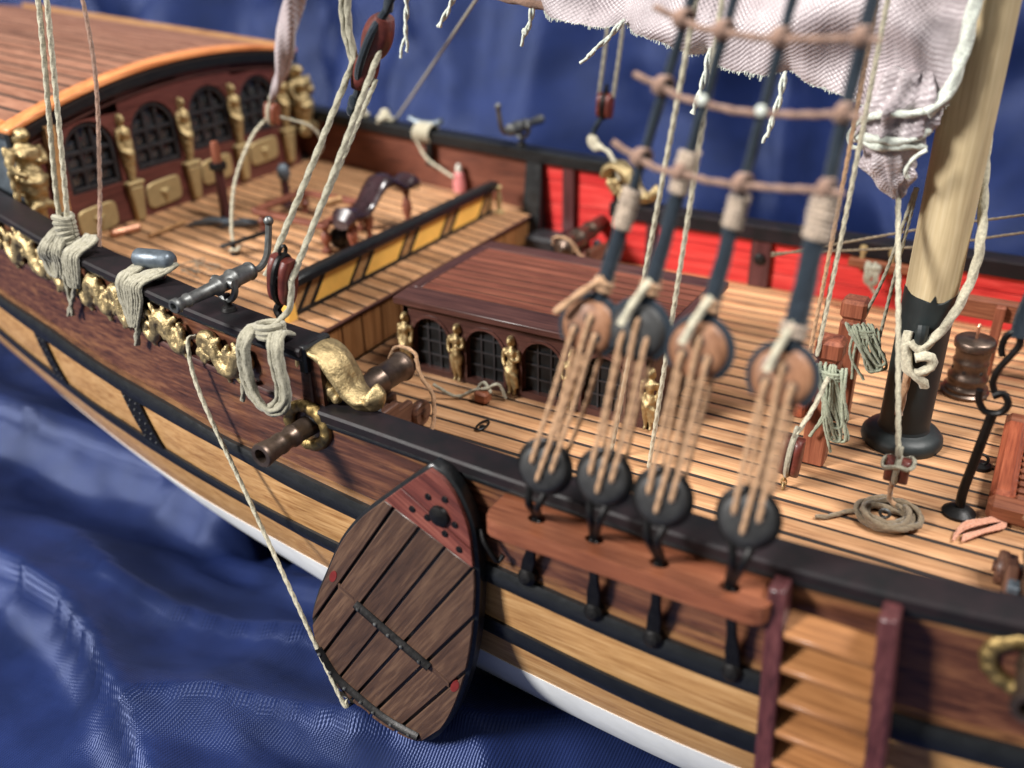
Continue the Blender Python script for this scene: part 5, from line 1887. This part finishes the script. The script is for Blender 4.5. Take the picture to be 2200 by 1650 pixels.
obj('body', G().lathe([(0, 0), (.14, 0), (.15, .2), (.12, .42), (.07, .46), (0, .46)], (-10.95, y, 1.16), n=14), 'pink', bt)
obj('head', G().lathe([(0, 0), (.06, 0), (.08, .08), (.05, .18), (0, .2)], (-10.95, y, 1.62), n=12), 'ironwhite', bt)
block('tackle_block', (-7.40, 5.2, 3.38), (.05, 0, 1), .52, .34, .34, 'blockred', 'dark red block hanging over the rail end above the red panels', strop='iron')
t = thing('rail_tackle', (-7.6, 5.2, 2.5), 'white rope tied at the rail end above the red panels, below the dark red block', 'rope')
rope([(-7.48, 5.2, 3.1), (-7.62, 5.15, 2.85), (-7.62, 5.1, 2.6)], .06, 'ropeb', 'strop', t)
g = G().ball((-7.62, 5.1, 2.62), (.13, .12, .16), 10).ball((-7.5, 5.08, 2.5), (.15, .1, .1), 10)
obj('knot', carve_noise(g, .03, 6), 'ropew', t, remesh=.03)
rope([(-7.5, 5.05, 2.55), (-7.2, 5.0, 2.45), (-7.0, 4.95, 2.2), (-6.9, 4.95, 1.9)], .05, 'ropew', 'tail', t)
for k, (x, lab) in enumerate(((-7.55, 'grey fall running up from the dark red block over the red panels'), (-7.22, 'grey fall on the mast side of the dark red block over the red panels'))):
    t = thing('block_fall', (x, 5.2, 3.4), lab, 'rope')
    rope([(x, 5.2, 3.55), (x+.28, 5.0, 5.4), (x+.7, 4.4, 9)], .04, 'rope', 'fall', t)
for k, (za, zb2, lab) in enumerate(((2.35, 2.78, 'upper thin line stretching from the mast across the red bulwark'), (2.03, 2.48, 'lower thin line stretching from the mast across the red bulwark'))):
    t = thing('cross_line', (-1, 3, 1.6), lab, 'rope')
    rope([(-3.0, 3.0, 1.45+.05*k), (-.5, 3.0, za), (.9, 3.0, zb2), (6, 3, zb2+1.6)], .022, 'roped', 'line', t)
# lines and the hank at the stern end of the near rail
t = thing('stern_line', (-12.4, -4.4, 2.8), 'pair of pale twines rising from the knotted hank on the stern rail', 'rope')
rope([(-12.36, -4.46, 2.85), (-12.42, -4.42, 3.3), (-12.0, -4.25, 6.0), (-11.6, -4.1, 9)], .042, 'ropew', 'line', t)
rope([(-12.30, -4.46, 2.85), (-12.22, -4.40, 3.3), (-11.88, -4.2, 6.0), (-11.5, -4.0, 9)], .042, 'ropew', 'line', t)
t = thing('stern_stay', (-11.9, -4.0, 2.5), 'brown grey rope slanting up past the gilded corner figure', 'rope')
rope([(-11.75, -4.35, 2.52), (-11.95, -3.9, 3.6), (-12.05, -3.5, 5.2), (-12.4, -3.2, 7.0)], .035, 'ropebr', 'line', t)


def drape(par, pts, n_str, w0, w1, r, mat, al=(1, 0, 0)):
    """flat bundle of strands laid along one path, spread w0 in the middle and w1 at the ends"""
    al = Vector(al)
    for k in range(n_str):
        f = k/(n_str-1)-.5
        out = []
        m = len(pts)
        for q, p in enumerate(pts):
            t = q/(m-1)
            ww = w1+(w0-w1)*math.sin(PI*min(1, t*1.05))**.7
            out.append(Vector(p)+al*(f*ww)+Vector((0, -.02*random.random()-.03*math.cos(f*3), .02*random.random())))
        rope(out, r*random.uniform(.9, 1.1), mat, 'strand', par, n=7, step=r*1.7)


hb = thing('rope_hank', (-12.4, -4.6, 1.6), 'knotted grey rope hank draped over the rail by the stern cabin', 'rope hank', 'rope hanks hung up on the ship')
ks = G()
for k in range(6):
    ring = [Vector((-12.33+.15*math.cos(a), -4.46+.12*math.sin(a), 2.58+.075*k+.02*math.sin(2*a+k))) for a in [2*PI*q/16 for q in range(16)]]
    obj('turn', G().tube(ring, .05, 7, closed=True), 'rope', hb)
yo = lambda X, z: hy(X, z)-.14
drape(hb, [(-12.36, -4.50, 2.80), (-12.52, -4.62, 2.62), (-12.66, -4.70, 2.40), (-12.78, yo(-12.7, 2.2), 2.15), (-12.74, yo(-12.7, 2), 1.98), (-12.62, yo(-12.6, 2), 1.96), (-12.5, yo(-12.5, 2.2), 2.2), (-12.40, -4.66, 2.44), (-12.30, -4.52, 2.70)], 6, .30, .14, .036, 'rope')
drape(hb, [(-11.95, -4.30, 2.66), (-11.85, -4.42, 2.62), (-12.02, -4.66, 2.46), (-12.08, yo(-12, 2.2), 2.22), (-12.12, yo(-12, 2), 2.02), (-12.14, yo(-12.1, 1.9), 1.88)], 8, .34, .22, .036, 'rope')
rope([(-12.16, yo(-12.1, 1.9), 1.90), (-12.32, yo(-12.3, 1.7), 1.66), (-12.55, yo(-12.5, 1.5), 1.38), (-12.62, yo(-12.6, 1.4), 1.26)], .04, 'rope', 'tail', hb)
rope([(-12.45, yo(-12.4, 2.0), 2.0), (-12.44, yo(-12.4, 1.7), 1.66), (-12.47, yo(-12.4, 1.4), 1.30)], .036, 'rope', 'tail', hb)
hc = thing('rope_hank', (-10.4, -4.8, 1.5), 'grey rope bundle draped from a blue-black cleat over the rail edge', 'rope hank', 'rope hanks hung up on the ship')
drape(hc, [(-10.45, -4.42, 2.56), (-10.52, -4.62, 2.48), (-10.62, -4.86, 2.36), (-10.66, yo(-10.6, 2.1), 2.10), (-10.62, yo(-10.6, 1.8), 1.85), (-10.60, yo(-10.6, 1.6), 1.62)], 6, .20, .12, .036, 'rope')
drape(hc, [(-10.0, -4.36, 2.54), (-10.14, -4.60, 2.46), (-10.36, -4.88, 2.34), (-10.42, yo(-10.4, 2.1), 2.08), (-10.50, yo(-10.5, 1.8), 1.82), (-10.56, yo(-10.5, 1.6), 1.60)], 8, .34, .14, .036, 'rope')
rope([(-10.58, yo(-10.6, 1.6), 1.68), (-10.50, yo(-10.5, 1.5), 1.56), (-10.56, yo(-10.5, 1.4), 1.44), (-10.62, yo(-10.6, 1.3), 1.28)], .05, 'rope', 'tail', hc)
cl = thing('rail_cleat', (-10.3, -4.45, 2.35), 'blue-black lacquered cleat on the dark rail with rope hung from it', 'cleat')
obj('bar', G().tube(smooth_path([(-10.66, -4.56, 2.58), (-10.5, -4.52, 2.62), (-10.2, -4.46, 2.62), (-9.94, -4.40, 2.58)], .05), [.10]*1+[.145]*30, 12) if False else
    G().lathe([(0, 0), (.12, 0), (.15, .04), (.155, .3), (.145, .58), (.11, .64), (0, .66)], (-10.62, -4.56, 2.60), (.97, .22, .0), 18), 'lead', cl, angle=50)
obj('stem', G().lathe([(0, 0), (.12, 0), (.09, .2), (0, .2)], (-10.3, -4.5, 2.30), n=12), 'black', cl)
# big hank at the step of the rail
ha = thing('rope_hank', (-7.5, -5.2, 1.1), 'large grey rope hank looped round the end of the quarterdeck rail', 'rope hank', 'rope hanks hung up on the ship')
yr = -5.30
for k in range(7):
    f = k/6-.5
    x0 = -7.72+.16*f+random.uniform(-.02, .02)
    x1 = -7.28+.16*f+random.uniform(-.02, .02)
    zb2 = 1.12+.12*random.random()
    yy = yr-.02-.05*random.random()
    rope([(x0+.14, yr+.36, 2.18), (x0+.05, yr+.12, 2.30), (x0-.04, yy, 2.10), (x0-.08, yy, 1.75), (x0-.04, yy, 1.42), (x0+.12, yy-.03, zb2+.06), (x0+.26, yy-.03, zb2), (x1+.02, yy, zb2+.12), (x1+.12, yy, 1.55), (x1+.08, yy, 1.95), (x1+.05, yy+.04, 2.18), (x1, yr+.15, 2.30), (x1-.04, yr+.36, 2.20)], .042, 'rope', 'loop', ha, n=8, step=.06)
for k in range(3):
    ring = [Vector((-7.50+.20*math.cos(a), yr+.22+.16*math.sin(a), 2.24+.05*k+.03*math.sin(a+k))) for a in [2*PI*q/18 for q in range(18)]]
    obj('turn', G().tube(ring, .042, 7, closed=True), 'rope', ha)
rope([(-7.80, yr-.02, 2.0), (-7.88, yr-.03, 1.7), (-7.92, yr-.03, 1.40), (-7.98, yr-.02, 1.18)], .038, 'rope', 'tail', ha)
# line that holds up the leeboard
t = thing('leeboard_pendant', (-6.4, -5.7, -3.3), 'thin twine from a hole in the hull side down to the leeboard tip', 'rope')
A_, B_ = Vector((-9.26, -5.02, 1.66)), Vector((-6.42, -5.85, -3.12))
rope([A_+Vector((0, .15, .04)), A_, A_.lerp(B_, .12)+Vector((-.10, -.06, -.12)), A_.lerp(B_, .45)+Vector((-.05, -.05, -.06)), B_, B_+Vector((.12, .02, -.12))], .034, 'ropew', 'line', t)
rope([B_, B_+Vector((.05, .1, -.12)), B_+Vector((.25, .12, -.28)), B_+Vector((.45, .1, -.36))], .03, 'ropew', 'end', t)
# ------------------------------------------------------------------ gilded carvings on the hull
def acanthus(x0, x1, zc, h, flip, seed):
    """S-scroll with curling leaves laid on the upper strake"""
    rnd = random.Random(seed)
    L = x1-x0
    P2 = lambda u, v: Vector((x0+L*u, hy(x0+L*u, zc)-.0, zc+h*v-.0)) + Vector((0, 0, (itp(ZG, x0+L*u)-itp(ZG, (x0+x1)/2))))
    g = G()
    k = -1 if flip else 1
    stem = [(.02, .10), (.10, .42), (.24, .48), (.34, .20), (.40, -.18), (.52, -.36), (.66, -.28), (.74, .05), (.82, .34), (.93, .36), (.98, .12), (.92, -.04), (.86, .08)]
    path = smooth_path([P2(u, v*k) for u, v in stem], .04)
    n = len(path)
    g.tube(path, [.06+.065*max(0, math.sin(PI*i/(n-1)))**.7 for i in range(n)], 8)
    for i in range(2, n-2, 3):
        t = (path[i+1]-path[i-1]).normalized()
        nrm = Vector((-t.z, 0, t.x))
        for s in (-1, 1):
            if rnd.random() < .3:
                continue
            w_ = (.05+.08*math.sin(PI*i/n))*rnd.uniform(.55, 1.15)
            c0 = path[i]+nrm*s*w_*1.15
            Rb = Matrix(((t.x, 0, nrm.x), (0, 1, 0), (t.z, 0, nrm.z)))
            g.ball(c0+Vector((0, -.02*rnd.random(), 0)), (.045+.02*rnd.random(), .05, w_), 7, Rb)
    # leaf tufts at both ends
    for (u, v) in ((.04, -.18), (.16, -.22), (.10, .05), (.62, .28), (.56, .05), (.97, -.28)):
        p = P2(u, v*k)
        for q in range(4):
            a = rnd.uniform(0, 2*PI)
            g.ball(p+Vector((.06*math.cos(a), -.02, .06*math.sin(a))), (.055, .06, .075), 7)
    for p in g.v:
        p.y -= .03
    return obj('scroll_carving', carve_noise(g, .010, 9, seed), 'gold', ship, remesh=.020)


for i, (a, b, z, h, fl) in enumerate(((-16.3, -14.9, 2.22, .62, 0), (-14.75, -13.25, 2.06, .60, 1), (-13.15, -12.35, 1.93, .55, 0), (-12.2, -11.35, 1.84, .52, 1), (-11.25, -10.55, 1.76, .55, 0), (-10.48, -9.50, 1.68, .52, 1), (-9.12, -8.05, 1.56, .50, 0))):
    acanthus(a, b, z, h, fl, i+3)
obj('dark_hole', G().lathe([(0, 0), (.05, 0), (.045, .02), (0, .02)], (-9.27, hy(-9.27, 1.66)+.05, 1.69), (0, -1, 0), 10), 'caulk', ship)


def hance(side, x, y, z):
    """broad curling leaf that closes the step of the rail"""
    g = G()
    P3 = lambda u, v, w=0: Vector((x+u, y+w, z+v))
    path = smooth_path([P3(-.10, .40), P3(-.02, .58), P3(.16, .66), P3(.36, .54), P3(.50, .34), P3(.62, .14), P3(.80, .04), P3(1.0, .08), P3(1.06, .19), P3(.97, .25)], .045)
    n = len(path)
    rows, rim1, rim2 = [], [], []
    for i, p in enumerate(path):
        t = (path[min(n-1, i+1)]-path[max(0, i-1)]).normalized()
        nr_ = Vector((-t.z, 0, t.x))
        s = i/(n-1)
        wd = .10+.17*max(0, math.sin(PI*min(1, s*1.15+.08)))**.6
        if s > .8:
            wd = .15
        th = .14+.02*math.sin(s*20)
        row = []
        for k in range(16):
            a = 2*PI*k/16
            row.append(p+Vector((0, wd*math.cos(a), 0))+nr_*(th*math.sin(a)*(1-.45*math.cos(a)**2*(1 if math.sin(a) > 0 else 0)))+nr_*(.05*abs(math.cos(a))))
        rows.append(row)
        rim1.append(p+Vector((0, -wd*.92, 0))+nr_*.05)
        rim2.append(p+Vector((0, wd*.92, 0))+nr_*.05)
    g.loft(rows, True, True)
    g.tube(rim1, .045, 7)
    g.tube(rim2, .045, 7)
    sg = -1 if side == 'n' else 1
    for (u, v, r) in ((.0, .30, .10), (.06, .20, .09), (.16, .34, .11), (.24, .20, .10), (.34, .14, .10), (.42, .04, .09), (.12, .10, .07), (.26, .02, .08)):
        g.ball(P3(u, v, sg*.10), (r, r*.9, r), 9)
        g.ball(P3(u+.02, v, -sg*.08), (r, r*.9, r), 9)
    return obj('hance_scroll', carve_noise(g, .010, 7, x), 'gold', ship, remesh=.024)


hance('n', -7.05, -4.80, 1.32)
hance('f', -7.15, 5.05, 1.50)

# iron straps on the pale strake
for (xt, xb, wd) in ((-11.55, -11.30, .52), (-14.40, -14.20, .40)):
    rows = []
    for t in frange(0, 1, 6):
        row = []
        X0 = xt+(xb-xt)*t
        for u in (0, wd):
            X = X0+u+.12*t
            zz = itp(ZW, X)+.03+(itp(ZS0, X)-.03-itp(ZW, X)-.03)*t
            row.append((X, zz))
        (xa, za), (xe, ze) = row
        rows.append([Vector((xa, hy(xa, za)-.05, za)), Vector((xe, hy(xe, ze)-.05, ze)), Vector((xe, hy(xe, ze)+.05, ze)), Vector((xa, hy(xa, za)+.05, za))])
    stp = obj('iron_strap', G().loft(rows, True, True), 'iron', ship, bevel=.01)
    for t in (.12, .3, .5, .7, .88):
        for u in (.18, .5, .8):
            X = xt+(xb-xt)*t+wd*u+.12*t
            zz = itp(ZW, X)+.03+(itp(ZS0, X)-.06-itp(ZW, X))*t
            obj('rivet', G().ball((X, hy(X, zz)-.055, zz), .022, 6), 'pewter', stp)

# ------------------------------------------------------------------ quarterdeck furniture
TURN = [(0, 0), (.10, 0), (.11, .05), (.06, .09), (.05, .14), (.10, .24), (.11, .30), (.07, .38), (.05, .42), (.09, .46), (.09, .50), (0, .50)]
tb = thing('deck_table', (-11.9, 1.0, 1.15), 'red-brown open frame stand with turned legs on the quarterdeck', 'table')
zt = 1.62
for (a, b, nm) in (((-12.95, .22), (-10.95, .10), 'rail'), ((-13.05, 1.75), (-11.25, 1.68), 'rail'), ((-12.98, .22), (-13.05, 1.75), 'rail'), ((-11.1, .10), (-11.3, 1.68), 'rail')):
    p, q = Vector((a[0], a[1], zt)), Vector((b[0], b[1], zt))
    d = (q-p).normalized()
    nn = Vector((-d.y, d.x, 0))*.10
    hgt = Vector((0, 0, .10))
    obj(nm, G().hexa([p-nn, q-nn, q+nn, p+nn, p-nn+hgt, q-nn+hgt, q+nn+hgt, p+nn+hgt]), 'mahog', tb, bevel=.025)
for (x, y) in ((-12.85, .30), (-11.1, .20), (-12.9, 1.65), (-11.35, 1.6)):
    s = (zt-zqd(x))/.5
    obj('leg', G().lathe([(r, zz*s) for r, zz in TURN], (x, y, zqd(x)), n=14), 'mahog', tb)
bn = thing('carved_bench', (-10.6, 1.4, 1.05), 'glossy dark carved bench with a humped back beside the yellow rail', 'bench')
rows = []
for Y, z, w_, th in ((.18, 1.72, .20, .10), (.32, 1.86, .30, .16), (.52, 1.84, .30, .15), (.74, 1.80, .27, .12), (.95, 1.92, .26, .13), (1.15, 2.12, .27, .15), (1.35, 2.26, .28, .17), (1.55, 2.27, .28, .16), (1.75, 2.17, .26, .13), (1.92, 2.06, .25, .12), (2.08, 2.06, .27, .15), (2.25, 2.10, .29, .18), (2.42, 2.04, .24, .17), (2.52, 1.94, .14, .10)):
    rows.append([Vector((-10.62+.06*(Y-1.2)+w_*math.cos(a)*(1 if math.sin(a) > -.5 else .9), Y, z+th*math.sin(a))) for a in [2*PI*k/14 for k in range(14)]])
obj('seat', G().loft(rows, True, True), M['bench'] if 'bench' in M else paint('dark_lacquer_bench', (.035, .014, .018), .28, .3, .4, 260, .5), bn)
for (x, y, ztop) in ((-10.62, .45, 1.74), (-10.72, 1.10, 1.95), (-10.55, 2.2, 1.95), (-10.9, .8, 1.7)):
    s = (ztop-zqd(x))/.5
    obj('leg', G().lathe([(r, zz*s) for r, zz in TURN], (x, y, zqd(x)), n=14), 'mahog', bn)
cb = thing('black_ball', (-11.3, .75, 1.15), 'round black ball on the planks under the carved bench', 'ball')
obj('ball', G().ball((-11.05, .55, zqd(-11.05)+.22), .22, 16), 'iron', cb)
ps = thing('deck_post', (-13.75, .1, 1.4), 'slim red column with black collar in front of the stern windows', 'post')
zp = zqd(-13.75)
obj('shaft', G().lathe([(0, 0), (.13, 0), (.12, .1), (.105, .3), (.10, 1.12), (0, 1.12)], (-13.75, .15, zp), n=14), 'plum_z', ps)
obj('collar', G().lathe([(0, 0), (.17, 0), (.18, .06), (.17, .14), (0, .14)], (-13.75, .15, zp+1.12), n=14), 'black', ps)
obj('tip', G().lathe([(0, 0), (.10, 0), (.09, .35), (.07, .42), (.0, .44)], (-13.75, .15, zp+1.26), n=14), 'redwood_z', ps)
for k, (x, y, lab) in enumerate(((-13.85, -.25, 'blue-grey lead cleat lying at the post foot on the cabin window side'), (-13.3, .1, 'blue-grey lead cleat lying at the post foot on the table side'))):
    t = thing('lead_cleat', (x, y, zqd(x)), lab, 'cleat', 'lead cleats at the deck post')
    zz = zqd(x)
    rows = [[Vector((x+.30*u, y+.26*u+.10*v, zz+(.04 if w_ else .15-.10*u*u)+.02)) for v, w_ in ((-1, 1), (-1, 0), (1, 0), (1, 1))] for u in frange(-1, 1, 6)]
    obj('horn', G().loft(rows, True, True), 'lead', t, bevel=.02)
bp2 = thing('belaying_post', (-13.5, 1.72, 1.35), 'short dark post with blue-black knob on the quarterdeck by the table', 'post')
zz = zqd(-13.5)
obj('stem', G().lathe([(0, 0), (.16, 0), (.10, .1), (.09, .55), (0, .55)], (-13.5, 1.74, zz), n=12), 'plum_z', bp2)
obj('knob', G().ball((-13.5, 1.74, zz+.72), (.15, .15, .22), 10), 'lead', bp2)
t = thing('copper_bar', (-14.7, -1.7, 1.45), 'shiny copper bar lying on the deck under the gold window panel', 'bar')
obj('bar', G().box((-14.72, -1.62, zqd(-14.72)+.09), (.16, .62, .14), Matrix.Rotation(-.25, 3, 'Z')), 'copper', t, bevel=.04)
t = thing('wood_stick', (-14.1, -1.0, 1.4), 'thin pale wooden stick lying across the quarterdeck planks', 'stick')
obj('stick', G().tube([(-14.2, -1.5, zqd(-14.2)+.06), (-14.2, -.55, zqd(-14.2)+.10)], .035, 8), 'tan', t)
t = thing('loose_twine', (-13.2, -1.2, 1.35), 'frayed tuft of loose twine on the quarterdeck', 'twine')
for k in range(9):
    c0 = Vector((-12.3+random.uniform(-.2, .2), -2.0+random.uniform(-.2, .2), zqd(-12.3)+.05))
    rope([c0, c0+Vector((random.uniform(-.3, .3), random.uniform(-.3, .3), .12)), c0+Vector((random.uniform(-.4, .4), random.uniform(-.4, .4), .03))], .014, 'roped', 'strand', t, lobes=0, n=5, step=.06)
t = thing('pale_peg', (-12.0, 1.1, 1.7), 'short pale wooden peg lying on the red table frame', 'peg')
obj('peg', G().lathe([(0, 0), (.08, 0), (.09, .05), (.08, .42), (0, .44)], (-11.75, .95, 1.80), (.35, .9, .02), 12), 'tan', t)
# stain marks of varnish on the main deck
rg = thing('ring_bolt', (-5.7, -2.65, 0), 'tiny black ring bolt on the planks between the leeboard and deckhouse', 'ring bolt')
obj('plate', G().lathe([(0, 0), (.05, 0), (.05, .02), (0, .02)], (-5.74, -2.66, 0), n=10), 'iron', rg)
obj('ring', G().tube([Vector((-5.74+.07*math.cos(a), -2.66+.16*math.sin(a), .035)) for a in [2*PI*k/16 for k in range(16)]], .018, 6, closed=True), 'iron', rg)
